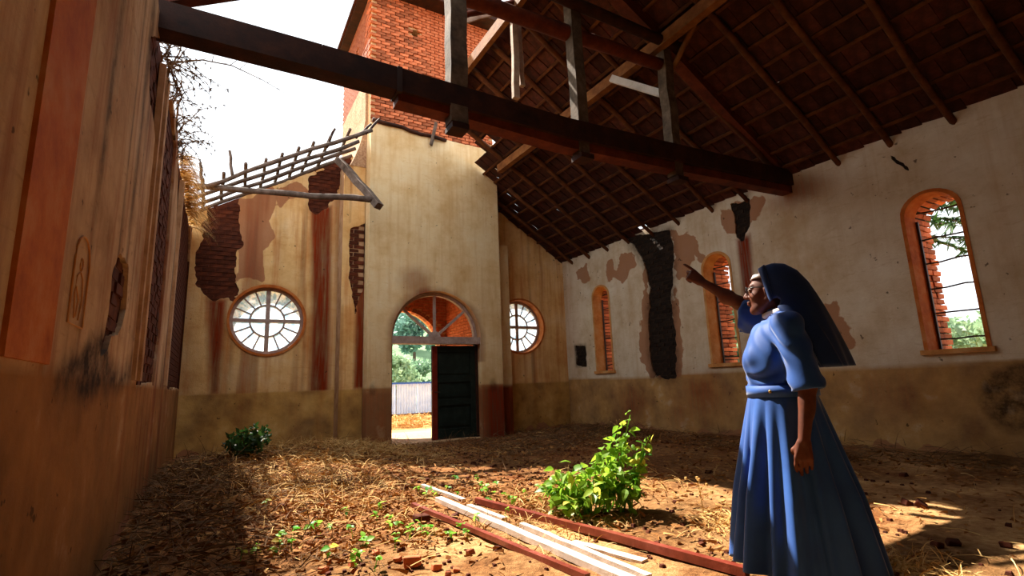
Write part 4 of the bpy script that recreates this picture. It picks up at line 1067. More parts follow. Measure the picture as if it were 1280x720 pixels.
o = blades(5000, lambda i: (P3[i][0], P3[i][1], P3[i][2]+random.uniform(0, .1)), lambda i: random.uniform(.12, .5), lambda i: (random.gauss(0, 1), random.gauss(0, 1), abs(random.gauss(.1, .35))), .004, M['straw_dark'], 'dead_twigs', None, .3, 3, True); tag(o, 'dark dead twigs heaped along the foot of the left wall', 'twigs', None, 'stuff')
o = blades(3000, lambda i: (P3[i+5000][0], P3[i+5000][1], P3[i+5000][2]+random.uniform(0, .05)), lambda i: random.uniform(.04, .12), lambda i: (random.gauss(0, 1), random.gauss(0, 1), random.gauss(.1, .3)), .014, M['litter'], 'leaf_litter', None, .2, 2, True); tag(o, 'dry leaf litter gathered along the foot of the walls', 'leaf litter', None, 'stuff')
# straw clump right of the woman
def clump(px, py, n, r, ln, mat, name, label, cat, upk=.5):
    P = ground_at(px, py); 
    def bs(i):
        x, y = P.x+random.gauss(0, r), P.y+random.gauss(0, r); x, y = clear(x, y, .06); return (x, y, floor_z(x, y))
    o = blades(n, bs, lambda i: random.uniform(.4, 1)*ln, lambda i: (random.gauss(0, 1), random.gauss(0, 1), abs(random.gauss(upk, .4))), .0035, mat, name, None, .5, 3, True); tag(o, label, cat, None, 'stuff'); return o
clump(1148, 716, 420, .13, .26, M['straw'], 'dry_grass_clump', 'sunlit tuft of dry grass behind the skirt hem', 'dry grass')
clump(900, 655, 300, .13, .22, M['straw'], 'dry_grass_clump', 'dry grass tuft under the thin seed stalk', 'dry grass')
clump(460, 560, 420, .28, .45, M['straw'], 'dry_grass_clump', 'tall dry grass tangle by the foot of the tower pilaster', 'dry grass', .8)
clump(750, 545, 260, .25, .16, M['straw'], 'dry_grass_clump', 'low dry grass patch by the right wall near the gable corner', 'dry grass', .7)
clump(690, 655, 500, .30, .22, M['straw'], 'dry_grass_clump', 'dry grass matted around the foot of the green bush', 'dry grass', .6)
clump(300, 580, 350, .35, .4, M['straw_dark'], 'dead_brush', 'dark dead brush heaped below the round window', 'brush', .6)
clump(350, 582, 420, .40, .5, M['straw'], 'dry_grass_clump', 'tangle of tall dry stems below the left round window', 'dry grass', .9)
clump(415, 585, 420, .35, .45, M['straw_dark'], 'dead_brush', 'dark dead stems under the red-streaked gable plaster', 'brush', .9)
clump(250, 600, 380, .35, .45, M['straw_dark'], 'dead_brush', 'dark dead stems where the left wall meets the gable', 'brush', .9)
clump(620, 570, 300, .5, .25, M['straw_dark'], 'dead_brush', 'low dead stems before the closed door leaf', 'brush', .6)
# weed stalk
def weed(px, py, h, label, nb=6):
    P = ground_at(px, py); r = empty('dry_weed', P); tag(r, label, 'weed'); b = MB(); top = P+Vector((random.gauss(0, .03), random.gauss(0, .03), h)); b.tube([P, P.lerp(top, .5)+Vector((.015, .01, 0)), top], [.006, .005, .003], 5); b.build('stem', M['straw'], r)
    for k in range(nb):
        q = P.lerp(top, .45+.5*k/nb); e = q+Vector((random.gauss(0, .06), random.gauss(0, .06), random.uniform(.04, .09))); bb = MB(); bb.tube([q, e], [.003, .002], 4); bb.box(e, (.016, .016, .02)); bb.build('twig', M['straw'], r)
weed(880, 645, .27, 'thin dry weed stalk standing between the bush and the woman')
weed(771, 548, .34, 'dry forked weed on the grass patch by the right wall')
weed(405, 600, .35, 'dry stalk in the straw below the red-streaked gable plaster')
# green shrub by the round window
P = ground_at(309, 572); sh_ = empty('dark_shrub', P); tag(sh_, 'small dark green shrub below the left round window', 'shrub')
V, F = leafcloud(420, [(P.x, P.y, P.z+.2), (P.x+.1, P.y, P.z+.28), (P.x-.1, P.y, P.z+.22)], [(.2, .2, .17)]*3, .045, RNG); tag(mobj('foliage', V, F, M['leaf_dark'], sh_), kind='stuff')
b = MB()
for k in range(5): b.tube([P, P+Vector((random.gauss(0, .1), random.gauss(0, .1), .3))], [.01, .004], 4)
b.build('stems', M['straw_dark'], sh_)
# leaves -----------------------------------------------------------
def leaf_mesh(name, L_, W_, mat, curl):
    V = []; F = []
    prof = [(0, .02), (.2, .75), (.45, 1.), (.75, .6), (1., .02)]
    for (t, k) in prof:
        z = -curl*t*t*L_
        V += [(t*L_, -k*W_/2, z+.12*k*W_), (t*L_, 0, z), (t*L_, k*W_/2, z+.12*k*W_)]
    for i in range(4): F += [(3*i, 3*i+1, 3*i+4, 3*i+3), (3*i+1, 3*i+2, 3*i+5, 3*i+4)]
    me = bpy.data.meshes.new(name); me.from_pydata(V, [], F); me.materials.append(mat); me.update(); me.polygons.foreach_set('use_smooth', [True]*8); return me
LM = [leaf_mesh('leaf', .09, .055, M['leaf'], .3), leaf_mesh('leaf', .075, .045, M['leaf'], .5), leaf_mesh('leaf', .085, .05, M['leaf_yellow'], .2)]
SM = [leaf_mesh('leaf', .045, .035, M['seed_leaf'], .2), leaf_mesh('leaf', .035, .03, M['seed_leaf'], .4), leaf_mesh('leaf', .035, .03, M['leaf_yellow'], .4)]
# the green bush leans to the right: stems from its foot
PB = ground_at(752, 640); bush = empty('green_bush', PB); tag(bush, 'leafy light green bush in the sun beyond the boards', 'bush')
right = Vector((AR[0], AR[1], 0)).normalized(); away = Vector((AF[0], AF[1], 0)).normalized()
nl = 0
tips = [(-.50, .30), (-.42, .42), (-.30, .46), (-.18, .50), (-.05, .52), (.06, .62), (.16, .72), (.26, .84), (.34, .98), (.42, .66), (.46, .78), (.40, .50), (.30, .34), (-.36, .22), (.12, .44), (-.12, .34), (.22, .56), (-.55, .20), (.02, .36), (.36, .40), (-.25, .30), (.30, .66), (-.46, .36), (.1, .54)]
for (dx, h) in tips:
    dx *= .9; h *= .80
    base = PB+right*(dx*.45+random.gauss(0, .05))+away*random.gauss(0, .08); top = PB+right*dx+away*random.gauss(0, .13)+Vector((0, 0, h)); mid = base.lerp(top, .5)+Vector((0, 0, .05))
    base.z = floor_z(base.x, base.y)
    b = MB(); b.tube([base, mid, top], [.007, .005, .003], 5); stem = b.build('stem', M['seed_leaf'], bush)
    for k in range(12):
        if nl >= 286: break
        t = .25+.75*k/11; q = base.lerp(mid, t*2) if t < .5 else mid.lerp(top, t*2-1)
        q = q+Vector((random.gauss(0, .02), random.gauss(0, .02), random.gauss(0, .012)))
        o = bpy.data.objects.new('leaf', random.choices(LM, (5, 5, 2))[0]); COL.objects.link(o); o.parent = bush; o.location = q-PB
        o.rotation_euler = (random.gauss(0, .6), random.gauss(.1, .5), random.uniform(0, 6.28)); s = random.uniform(.9, 1.5); o.scale = (s, s, s); nl += 1
V = []; F = []
for i in range(330):
    (dx, h) = random.choice(tips); t = random.uniform(.2, 1.); me = random.choice(LM[:2]); c = PB+right*(dx*.9*(.45+.55*t)+random.gauss(0, .035))+away*random.gauss(0, .11)+Vector((0, 0, h*.8*t+random.gauss(0, .03)))
    R_ = Euler((random.gauss(0, .6), random.gauss(.1, .5), random.uniform(0, 6.28))).to_matrix(); n = len(V); k = random.uniform(.8, 1.3)
    V += [tuple(R_ @ Vector(v.co)*k+c) for v in me.vertices]; F += [tuple(q+n for q in p_.vertices) for p_ in me.polygons]
tag(mobj('inner_leaves', V, F, M['leaf'], bush), kind='stuff')
# seedlings
seeds = [(348, 692), (352, 680), (340, 700), (372, 672), (330, 634), (386, 668), (432, 649), (418, 662), (474, 640), (472, 652), (458, 690), (455, 702), (456, 680), (482, 668), (494, 688), (498, 664), (508, 668), (512, 672), (525, 664), (528, 668), (496, 676), (545, 668), (539, 676), (578, 668), (594, 672), (590, 664), (566, 676), (572, 622), (525, 618), (532, 622), (540, 618), (548, 622), (560, 614), (600, 612), (604, 618), (610, 616), (616, 622), (612, 628), (596, 604), (570, 604), (640, 640), (645, 634), (636, 628), (632, 624), (672, 620), (400, 668), (408, 700), (364, 690), (438, 672), (490, 655), (620, 610), (655, 625), (318, 694), (300, 700), (446, 712), (470, 714)]
for (x, y) in seeds:
    P = ground_at(x+random.gauss(0, 1.5), y+random.gauss(0, 1)); P.x, P.y = clear(P.x, P.y, .06); P.z = floor_z(P.x, P.y); r = empty('seedling', P); tag(r, 'small bright green seedling on the sunlit floor near the boards', 'seedling', 'seedlings on the sunlit floor')
    h = random.uniform(.05, .10); b = MB(); top = P+Vector((random.gauss(0, .012), random.gauss(0, .012), h)); b.tube([P, top], [.003, .002], 4); b.build('stem', M['seed_leaf'], r)
    for k in range(random.randint(3, 5)):
        o = bpy.data.objects.new('leaf', random.choices(SM, (6, 5, 1))[0]); COL.objects.link(o); o.parent = r; o.location = (top-P)*random.uniform(.6, 1.05); o.rotation_euler = (random.gauss(0, .4), random.gauss(-.1, .4), random.uniform(0, 6.28)); s = random.uniform(.8, 1.5); o.scale = (s, s, s)

# ------------------------------------------------------------------ the woman
class Field:
    def __init__(s, lo, hi, h):
        s.lo = np.array(lo, float); s.h = h; s.n = np.ceil((np.array(hi)-s.lo)/h).astype(int)+1
        s.D = np.full(s.n, .2, np.float32); s.ax = [s.lo[i]+h*np.arange(s.n[i]) for i in range(3)]
    def _win(s, lo, hi):
        a = np.maximum(((np.array(lo)-s.lo)/s.h).astype(int)-1, 0); b = np.minimum(((np.array(hi)-s.lo)/s.h).astype(int)+3, s.n)
        sl = tuple(slice(a[i], max(b[i], a[i]+1)) for i in range(3)); G = np.meshgrid(*[s.ax[i][sl[i]] for i in range(3)], indexing='ij', sparse=True); return sl, G
    def _comb(s, sl, d, k, sub):
        A = s.D[sl]; d = d.astype(np.float32)
        if sub:
            s.D[sl] = np.maximum(A, -d) if k <= 0 else -(_smin(-A, d, k)); return
        s.D[sl] = _smin(A, d, k) if k > 0 else np.minimum(A, d)
    def cap(s, p, q, r0, r1, k=.01, sub=False):
        p, q = np.array(p, float), np.array(q, float); R_ = max(r0, r1)+k+.03
        sl, (X, Y, Z) = s._win(np.minimum(p, q)-R_, np.maximum(p, q)+R_); e = q-p; L2 = max(e@e, 1e-9)
        t = np.clip(((X-p[0])*e[0]+(Y-p[1])*e[1]+(Z-p[2])*e[2])/L2, 0, 1)
        d = np.sqrt((X-p[0]-t*e[0])**2+(Y-p[1]-t*e[1])**2+(Z-p[2]-t*e[2])**2) - (r0+(r1-r0)*t); s._comb(sl, d, k, sub)
    def ell(s, c, r, k=.01, R=None, sub=False):
        c, r = np.array(c, float), np.array(r, float); R_ = max(r)+k+.03
        sl, (X, Y, Z) = s._win(c-R_, c+R_); x, y, z = X-c[0], Y-c[1], Z-c[2]
        if R is not None: x, y, z = [R[0][i]*x+R[1][i]*y+R[2][i]*z for i in range(3)]
        q = np.sqrt((x/r[0])**2+(y/r[1])**2+(z/r[2])**2); q2 = np.sqrt((x/r[0]**2)**2+(y/r[1]**2)**2+(z/r[2]**2)**2)
        d = q*(q-1)/np.maximum(q2, 1e-6); s._comb(sl, d, k, sub)
    def mesh(s):
        D = s.D; n = D.shape; I = D < 0
        c = np.zeros(tuple(k-1 for k in n), int)
        for a in (0, 1):
            for b_ in (0, 1):
                for d in (0, 1): c += I[a:n[0]-1+a, b_:n[1]-1+b_, d:n[2]-1+d]
        act = (c > 0) & (c < 8); ids = -np.ones(act.shape, int); cells = np.argwhere(act); ids[act] = np.arange(len(cells))
        acc = np.zeros((len(cells), 3)); cnt = np.zeros(len(cells)); corners = [(a, b_, d) for a in (0, 1) for b_ in (0, 1) for d in (0, 1)]
        val = {q: D[cells[:, 0]+q[0], cells[:, 1]+q[1], cells[:, 2]+q[2]] for q in corners}
        for q in corners:
            for ax in range(3):
                if q[ax]: continue
                r = list(q); r[ax] = 1; r = tuple(r); a, b_ = val[q], val[r]; m_ = (a < 0) != (b_ < 0)
                t = np.where(m_, a/np.where(m_, a-b_, 1), 0); P = np.array(q, float)[None, :].repeat(len(cells), 0); P[:, ax] += t
                acc[m_] += P[m_]; cnt[m_] += 1
        V = s.lo + (cells + acc/cnt[:, None])*s.h; F = []
        for ax in range(3):
            u, v = (ax+1) % 3, (ax+2) % 3
            sl0 = [slice(None)]*3; sl1 = [slice(None)]*3; sl0[ax] = slice(0, n[ax]-1); sl1[ax] = slice(1, n[ax]); A, B = I[tuple(sl0)], I[tuple(sl1)]
            e = np.argwhere(A != B); e = e[(e[:, u] > 0) & (e[:, v] > 0) & (e[:, u] < n[u]-1) & (e[:, v] < n[v]-1)]; fl = A[e[:, 0], e[:, 1], e[:, 2]]
            def g(du, dv):
                w_ = e.copy(); w_[:, u] -= du; w_[:, v] -= dv; return ids[w_[:, 0], w_[:, 1], w_[:, 2]]
            q = np.stack([g(1, 1), g(0, 1), g(0, 0), g(1, 0)], 1); q[~fl] = q[~fl][:, ::-1]; F.append(q)
        F = np.concatenate(F)
        # light smoothing
        for _ in range(2):
            S_ = np.zeros_like(V); c_ = np.zeros(len(V))
            for k in range(4): np.add.at(S_, F[:, k], V[F[:, (k+1) % 4]] + V[F[:, (k+3) % 4]]); np.add.at(c_, F[:, k], 2)
            V = V*.5 + .5*S_/np.maximum(c_, 1)[:, None]
        return V, F
def _smin(a, b, k):
    h = np.maximum(k-np.abs(a-b), 0)/k; return np.minimum(a, b)-h*h*k*.25

NB_ = ground_at(1012, 738); NB_.z = floor_z(NB_.x, NB_.y)
nv_ = Vector((NB_.x, NB_.y, 0)).normalized(); NF = Vector((-nv_.y, nv_.x, 0)); NS = Vector((-nv_.x, -nv_.y, 0))
NFn, NSn, NBn = np.array(NF), np.array(NS), np.array(NB_)
def nw(V): V = np.asarray(V, float); return NBn + V[:, :1]*NFn + V[:, 1:2]*NSn + V[:, 2:]*np.array([0, 0, 1.])
def nw1(p): return Vector(nw(np.array([p]))[0])

def skin_mat():
    t = NT('dark_brown_skin'); c = t.ramp(t.noise(14, 4, .6), [(.3, '4A2416'), (.7, '6A3822')]); t.p.inputs['Subsurface Weight'].default_value = .08; t.p.inputs['Subsurface Radius'].default_value = (.01, .004, .002)
    return t.done(c, .58, .3)
M['skin'] = skin_mat()
def cloth(name, a, b, rough=.5):
    t = NT(name); c = t.ramp(t.noise(5, 4, .6), [(.3, a), (.7, b)]); t.p.inputs['Sheen Weight'].default_value = .25; t.p.inputs['Sheen Roughness'].default_value = .4
    t.bump(t.noise(160, 3, .6), .08, .002); return t.done(c, rough, .25)
M['dress'] = cloth('blue_dress_cloth', '1E4284', '28549A', .62)
M['veil'] = cloth('navy_blue_veil_cloth', '18305E', '223E72', .55)
M['collar'] = cloth('white_collar_cloth', 'D8CCC6', 'EAE2DC', .6)
M['gold'] = solid('brass_button', 'B08A3C', .3, .5, .8)
M['black_plastic'] = solid('black_spectacle_plastic', '0C0B0C', .3)
M['shoe'] = solid('dark_leather', '1C1410', .5)
M['eye_white'] = solid('eye_white', 'D8D0C4', .2); M['eye_dark'] = solid('eye_iris', '140C08', .15)

# body: one continuous surface
fb = Field((-.30, -.36, -.01), (.62, .36, 1.86), .005)
fb.ell((0, 0, 1.2), (.12, .15, .22), .03); fb.ell((0, 0, .98), (.13, .16, .17), .05); fb.cap((-.05, -.15, 1.36), (-.05, .15, 1.36), .055, .055, .05)
fb.cap((-.045, 0, 1.36), (-.015, 0, 1.52), .062, .052, .03)
TA = math.radians(4); HR = np.array([[math.cos(TA), 0, math.sin(TA)], [0, 1, 0], [-math.sin(TA), 0, math.cos(TA)]]); HC = np.array([.018, 0, 1.572])
def hp_(p): return HC + HR.T @ np.array([p[0], p[1], p[2]]) if False else HC + np.array([p[0]*math.cos(TA)-p[2]*math.sin(TA), p[1], p[0]*math.sin(TA)+p[2]*math.cos(TA)])
HRm = HR  # rows: head axes in body frame (x fwd, y side, z up)
HRl = [[math.cos(TA), 0, -math.sin(TA)], [0, 1, 0], [math.sin(TA), 0, math.cos(TA)]]
def he(p, r, k=.012, sub=False): fb.ell(hp_(p), r, k, HRl, sub)
def hc(p, q, a, b_, k=.01, sub=False): fb.cap(hp_(p), hp_(q), a, b_, k, sub)
he((-.018, 0, .035), (.098, .077, .092), .02); he((.028, 0, -.028), (.066, .060, .088), .03); hc((.03, 0, -.08), (.066, 0, -.108), .036, .026, .03)
for sg in (-1, 1): he((.056, sg*.034, -.030), (.026, .024, .026), .02); hc((-.01, sg*.052, -.05), (.045, sg*.028, -.098), .024, .022, .03)
hc((.076, -.032, .030), (.076, .032, .030), .014, .014, .016)
for sg in (-1, 1): he((.099, sg*.030, .008), (.018, .017, .013), .008, True); he((.083, sg*.030, .007), (.014, .015, .011), .003)
hc((.088, 0, .018), (.112, 0, -.028), .009, .0135, .012)
for sg in (-1, 1): he((.102, sg*.013, -.033), (.011, .009, .009), .006)
he((.094, 0, -.060), (.014, .024, .0075), .006); he((.092, 0, -.073), (.013, .021, .008), .005); hc((.104, -.018, -.0665), (.104, .018, -.0665), .0022, .0022, .002, True)
for sg in (-1, 1):
    he((-.006, sg*.079, -.004), (.022, .009, .031), .006); he((.000, sg*.087, -.004), (.010, .006, .017), .004, True)
# near (left) arm, hanging
SH, EL, WR_ = (-.055, .185, 1.365), (-.112, .235, 1.04), (-.062, .262, .775)
fb.cap(SH, EL, .050, .041, .02); fb.cap(EL, WR_, .041, .027, .02); fb.ell((-.10, .24, .96), (.034, .036, .08), .02)
def hand(W, d, n, o, curls, thumb, sc=1.):
    """W wrist, d along fingers, n from index toward little finger, o out of the back of the hand"""
    W, d, n, o = [np.array(v, float) for v in (W, d, n, o)]
    for k, off in enumerate((-.030, -.010, .010, .029)):
        kn = W + d*(.082-.004*abs(k-1))*sc + n*off*sc + o*.004
        fb.cap(W + n*off*.55*sc + d*.012, kn, .0145*sc, .0105*sc, .012)
    fb.ell(W+d*.045*sc, (.03, .03, .03), .0, None) if False else None
    for k, (off, ln) in enumerate(zip((-.030, -.010, .010, .029), (.074, .082, .076, .060))):
        p = W + d*(.082-.004*abs(k-1))*sc + n*off*sc + o*.004; a = 0.; c_ = curls[k]
        for seg, fr_ in enumerate((.45, .31, .24)):
            a += c_[seg]; dv = d*math.cos(a) - o*math.sin(a) + n*(off*1.2 if seg == 0 and c_[0] < .6 else 0); q = p + dv*ln*fr_*sc
            fb.cap(p, q, (.0098-.0007*seg)*sc, (.0092-.0009*seg)*sc, .003); p = q
    p = W + d*.020*sc - n*.020*sc - o*.004
    for (td, ln, r) in thumb:
        td = np.array(td, float); dv = d*td[0]+n*td[1]+o*td[2]; dv /= np.linalg.norm(dv); q = p+dv*ln*sc; fb.cap(p, q, r*sc, r*.88*sc, .008); p = q
dL = np.array([.13, .05, -.99]); dL /= np.linalg.norm(dL)
hand(WR_, dL, (-.97, .0, -.13), (.1, .99, .05), [(.15, .25, .2), (.22, .35, .25), (.28, .4, .3), (.32, .45, .3)], [((.75, -.62, -.3), .036, .013), ((.92, -.3, -.35), .032, .011), ((.95, -.05, -.4), .026, .0095)], 1.1)
# far (right) arm, pointing
SR, ER, WRr = (-.04, -.185, 1.385), (.185, -.235, 1.555), (.392, -.255, 1.718)
fb.cap(SR, ER, .050, .042, .02); fb.cap(ER, WRr, .041, .026, .02); fb.ell((.25, -.24, 1.60), (.05, .034, .05), .02)
dR = np.array([.74, -.03, .67]); dR /= np.linalg.norm(dR); nR = np.array([.62, .25, -.74]); nR -= dR*(nR@dR); nR /= np.linalg.norm(nR); oR = np.cross(dR, nR)
if oR[1] > 0: oR = -oR
hand(WRr, dR, nR, -oR, [(.02, .05, .05), (.75, .9, .5), (1.1, 1.2, .7), (1.2, 1.3, .8)], [((.55, -.15, -.8), .036, .0125), ((.9, .35, -.5), .032, .0105), ((.8, .6, -.3), .024, .009)], 1.1)
# legs and feet
for sg in (-1, 1):
    x = .035 if sg > 0 else -.02
    fb.cap((0, sg*.085, .92), (x, sg*.085, .47), .085, .055, .03); fb.cap((x, sg*.085, .47), (x-.03, sg*.085, .10), .054, .034, .02); fb.ell((x-.035, sg*.085, .34), (.05, .048, .1), .02)
    fb.cap((x-.05, sg*.088, .045), (x+.13, sg*.10, .03), .034, .026, .02)
V, F = fb.mesh()
woman = mobj('person', nw(V), F, M['skin'], None, NB_, True)
tag(woman, 'woman in a blue habit and navy veil, pointing upward with outstretched arm', 'person')
# eyes
for sg in (-1, 1):
    def ball(name, c, r, mat, par):
        b = MB(); n = 10
        Vv = []; Ff = []
        for i in range(7):
            th = math.pi*i/6
            for j in range(n): Vv.append(nw1((c[0]+r*math.sin(th)*math.cos(2*math.pi*j/n), c[1]+r*math.sin(th)*math.sin(2*math.pi*j/n), c[2]+r*math.cos(th))))
        for i in range(6):
            for j in range(n): Ff.append((i*n+j, i*n+(j+1) % n, (i+1)*n+(j+1) % n, (i+1)*n+j))
        return mobj(name, [tuple(v) for v in Vv], Ff, mat, par, None, True)
    e = ball('eye', hp_((.086, sg*.030, .008)), .0115, M['eye_white'], woman); ball('iris', hp_((.094, sg*.030, .008)), .0055, M['eye_dark'], e)
# dress bodice with sleeves
fd = Field((-.32, -.36, .93), (.34, .37, 1.62), .006)
fd.ell((.0, 0, 1.20), (.168, .19, .22), .03); fd.ell((.012, 0, 1.02), (.168, .185, .15), .06)
for sg in (-1, 1): fd.ell((.085, sg*.075, 1.17), (.098, .088, .10), .05)
fd.cap((-.055, -.15, 1.365), (-.055, .15, 1.365), .072, .072, .06); fd.ell((-.075, 0, 1.27), (.12, .17, .17), .05)
fd.cap((-.045, 0, 1.38), (-.035, 0, 1.432), .085, .074, .04)
fd.cap((-.06, .185, 1.355), (-.112, .234, 1.045), .072, .078, .03)
fd.cap((-.045, -.18, 1.375), (.15, -.23, 1.47), .082, .105, .03)
# folds pressed into the cloth
X, Y, Z = np.meshgrid(*fd.ax, indexing='ij', sparse=True)
fd.D += (.006*np.sin(38*X+22*Z+9*np.sin(11*Z+8*Y))*np.sin(14*Y+5) + .003*np.sin(60*Y+18*Z+6*np.sin(14*X))).astype(np.float32)
# cut hems: near sleeve, far sleeve, waist, neck
def halfcut(p, nrm_, box):
    (a, b_) = box; m_ = (X > a[0]) & (X < b_[0]) & (Y > a[1]) & (Y < b_[1]) & (Z > a[2]) & (Z < b_[2]); d = ((X-p[0])*nrm_[0]+(Y-p[1])*nrm_[1]+(Z-p[2])*nrm_[2])
    fd.D = np.where(m_, np.maximum(fd.D, d.astype(np.float32)), fd.D)
halfcut((-.112, .24, 1.02), (-.1, .1, -1), ((-.32, .17, .9), (.34, .4, 1.2)))
halfcut((.165, -.235, 1.50), (.93, -.15, .28), ((.06, -.4, 1.2), (.4, -.14, 1.7)))
fd.cap((-.112, .238, 1.10), (-.122, .246, .98), .050, .054, 0, True); fd.cap((.10, -.222, 1.455), (.25, -.25, 1.545), .056, .078, 0, True)
fd.cap((-.04, 0, 1.42), (-.03, 0, 1.50), .062, .066, 0, True)
fd.D = np.maximum(fd.D, (.985-Z).astype(np.float32)+0*fd.D)
V, F = fd.mesh(); dress = mobj('dress_bodice', nw(V), F, M['dress'], woman, None, True)
# stitched sleeve hem
# skirt
NA, NR_ = 220, 46; V = []; F = []
for i in range(NR_):
    t = i/(NR_-1); z = .995-(.995-.125)*t; z_ = z
    for j in range(NA):
        a = 2*math.pi*j/NA; ca, sa = math.cos(a), math.sin(a)
        rf = (.166+(.318-.166)*t**.85) if ca > 0 else (.162+(.335-.162)*t**.9); rs = .185+.115*t**.85
        ph = 11*a+1.2*math.sin(2*a+.7)+.5*math.sin(5*a+2); pl = (abs(math.sin(ph/2))**.8-.55)+.35*math.sin(17*a+1.3*t); amp = .002+.066*min(1, t*1.7)**1.1
        k = 1+amp*pl/.25*.9; V.append((.006+rf*ca*k, rs*sa*k, z_+.012*math.sin(3*a+.5)*t))
for i in range(NR_-1):
    for j in range(NA): F.append((i*NA+j, i*NA+(j+1) % NA, (i+1)*NA+(j+1) % NA, (i+1)*NA+j))
sk = mobj('skirt', nw(V), F, M['dress'], woman, None, True); md = sk.modifiers.new('thick', 'SOLIDIFY'); md.thickness = .005
def band(name, c, rf, rs, z0, z1, mat, parent, tilt=0., thick=.008, n=64, wav=0.):
    V = []; F = []
    for j in range(n):
        a = 2*math.pi*j/n; ca, sa = math.cos(a), math.sin(a)
        for (dr, z) in ((0, z0), (thick, z0), (thick, z1), (0, z1)): V.append((c[0]+(rf+dr)*ca, c[1]+(rs+dr)*sa, z+tilt*ca))
    for j in range(n):
        q = (j+1) % n
        for k in range(4): F.append((4*j+k, 4*q+k, 4*q+(k+1) % 4, 4*j+(k+1) % 4))
    return mobj(name, nw(V), F, mat, parent, None, True)
belt = band('waistband', (.006, 0), .170, .187, .985, 1.045, M['dress'], woman, thick=.012)
bt = ball('button', (.006+.178*math.cos(1.25), .20*math.sin(1.25)+.004, 1.015), .009, M['gold'], belt)
band('collar', (-.040, 0), .088, .080, 1.428, 1.466, M['collar'], woman, tilt=-.024, thick=.010)
# spectacles
g_ = None
rim = MB()
def rimpts(sg): return [tuple(nw1(hp_((.106-.004*abs(math.sin(t))*0, sg*.031+.024*math.cos(t), .010+.018*math.sin(t))))) for t in np.linspace(0, 2*math.pi, 17)]
for sg in (-1, 1): rim.tube(rimpts(sg), .0028, 6)
rim.tube([tuple(nw1(hp_((.106, -.008, .014)))), tuple(nw1(hp_((.110, 0, .016)))), tuple(nw1(hp_((.106, .008, .014))))], .0026, 6)
for sg in (-1, 1): rim.tube([tuple(nw1(hp_((.104, sg*.055, .016)))), tuple(nw1(hp_((.06, sg*.078, .018)))), tuple(nw1(hp_((-.005, sg*.086, .016)))), tuple(nw1(hp_((-.025, sg*.084, -.005))))], .003, 6)
rim.build('spectacles', M['black_plastic'], woman, True)
# veil
prof = [(.045, 1.703), (.02, 1.722), (-.03, 1.733), (-.09, 1.722), (-.15, 1.675), (-.195, 1.605), (-.225, 1.53), (-.252, 1.45), (-.275, 1.37), (-.297, 1.29), (-.318, 1.21), (-.335, 1.135)]
inw = [(-.18, -1.), (-.12, -1.), (.0, -1.), (.2, -.98), (.5, -.85), (.75, -.62), (.85, -.40), (.92, -.25), (.95, -.12), (.97, -.05), (.97, -.02), (.97, 0.)]
wid = [.092, .096, .10, .102, .106, .114, .128, .146, .166, .186, .204, .218]; dep = [.195, .20, .205, .215, .22, .215, .20, .185, .17, .155, .145, .14]
V = []; F = []; NU = 45; NVv = 48
pi_ = np.linspace(0, len(prof)-1, NVv)
def li(arr, x): arr = np.asarray(arr, float); i0 = np.floor(x).astype(int).clip(0, len(arr)-2); f_ = x-i0; return arr[i0]*(1-f_)+arr[i0+1]*f_ if arr.ndim == 1 else arr[i0]*(1-f_)[..., None]+arr[i0+1]*f_[..., None]
PR, IW, WD, DP = li(prof, pi_), li(inw, pi_), li(wid, pi_), li(dep, pi_)
for i in range(NVv):
    t = i/(NVv-1); iv = IW[i]/np.linalg.norm(IW[i])
    for j in range(NU):
        u = -1+2*j/(NU-1); a = u*math.pi/2*1.02; fold = (.010*math.sin(u*11+t*3)+.006*math.sin(u*23+1))*max(0, t-.25)*1.6
        sx = WD[i]*math.copysign(abs(math.sin(a))**.85, a); q = DP[i]*(1-math.cos(a))**1.15
        V.append((PR[i][0]+iv[0]*(q+fold), sx*(1+fold*2), PR[i][1]+iv[1]*(q+fold)))
for i in range(NVv-1):
    for j in range(NU-1): F.append((i*NU+j, i*NU+j+1, (i+1)*NU+j+1, (i+1)*NU+j))
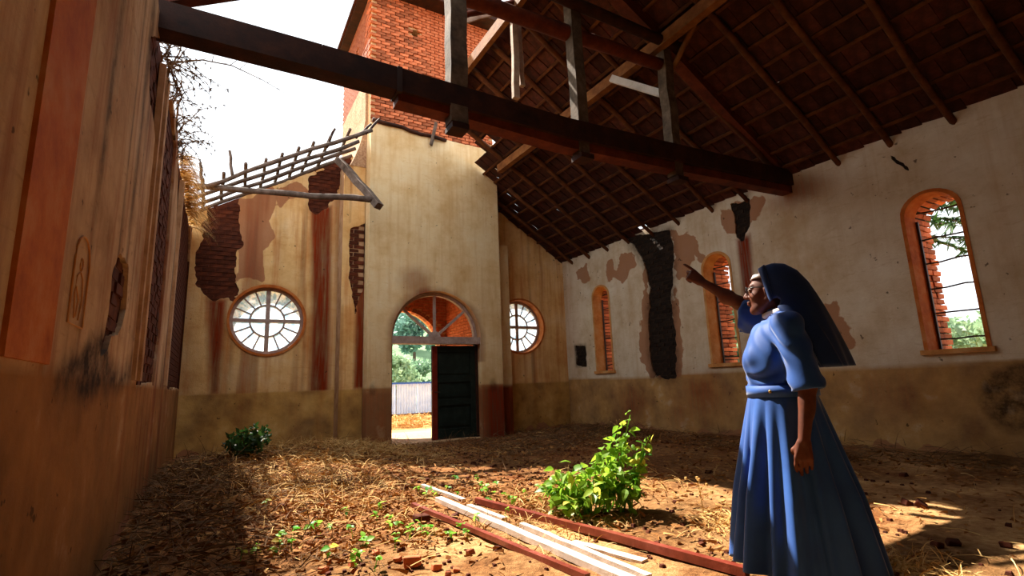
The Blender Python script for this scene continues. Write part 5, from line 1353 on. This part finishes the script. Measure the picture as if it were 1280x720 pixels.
veil = mobj('veil', nw(V), F, M['veil'], woman, None, True); md = veil.modifiers.new('thick', 'SOLIDIFY'); md.thickness = .007
# rim rolled along the face edge of the veil
b = MB(); pts = []
for j in range(NU):
    u = -1+2*j/(NU-1); v = V[j]; v2 = V[2*NU+j]; pts.append(tuple(nw1(((v[0]*.75+v2[0]*.25), v[1]*1.03, v[2]*.75+v2[2]*.25+.002))))
V2 = []; F2 = []
for j in range(NU):
    for (i, k) in ((0, 1.0), (5, 1.0)):
        v = np.array(V[i*NU+j]); c = np.array([-.02, 0, 1.6]); d = v-c; d /= np.linalg.norm(d); V2.append(tuple(v+d*.007)); V2.append(tuple(v-d*.002))
for j in range(NU-1):
    A = 4*j; F2 += [(A, A+4, A+6, A+2), (A+1, A+3, A+7, A+5), (A, A+1, A+5, A+4), (A+2, A+6, A+7, A+3)]
mobj('veil_rim', nw(V2), F2, M['veil'], veil, None, True)
# white band across the forehead
V = []; F = []
for j in range(25):
    a = -1.45+2.9*j/24
    for z in (.072, .098):
        for dr in (.0, .005): 
            rr = (.083 if z < .08 else .070)+dr; V.append(hp_((-.012+rr*1.08*math.cos(a), rr*.93*math.sin(a), z)))
for j in range(24):
    A = 4*j; F += [(A, A+4, A+6, A+2), (A+1, A+3, A+7, A+5), (A, A+1, A+5, A+4), (A+2, A+6, A+7, A+3)]
mobj('forehead_band', nw(V), F, M['collar'], woman, None, True)
# shoes
for sg in (-1, 1):
    x = .035 if sg > 0 else -.02; b = MB(); V = []; F = []; n = 20
    for (z, k) in ((.0, 1.), (.022, 1.), (.045, .92)):
        for j in range(n): a = 2*math.pi*j/n; V.append((x+.04+.125*k*math.cos(a), sg*.094+(.044-.008*math.cos(a)*-1)*k*math.sin(a), z))
    for i in range(2):
        for j in range(n): F.append((i*n+j, i*n+(j+1) % n, (i+1)*n+(j+1) % n, (i+1)*n+j))
    F += [tuple(range(n-1, -1, -1)), tuple(2*n+j for j in range(n))]; mobj('shoe', nw(V), F, M['shoe'], woman, None, True)
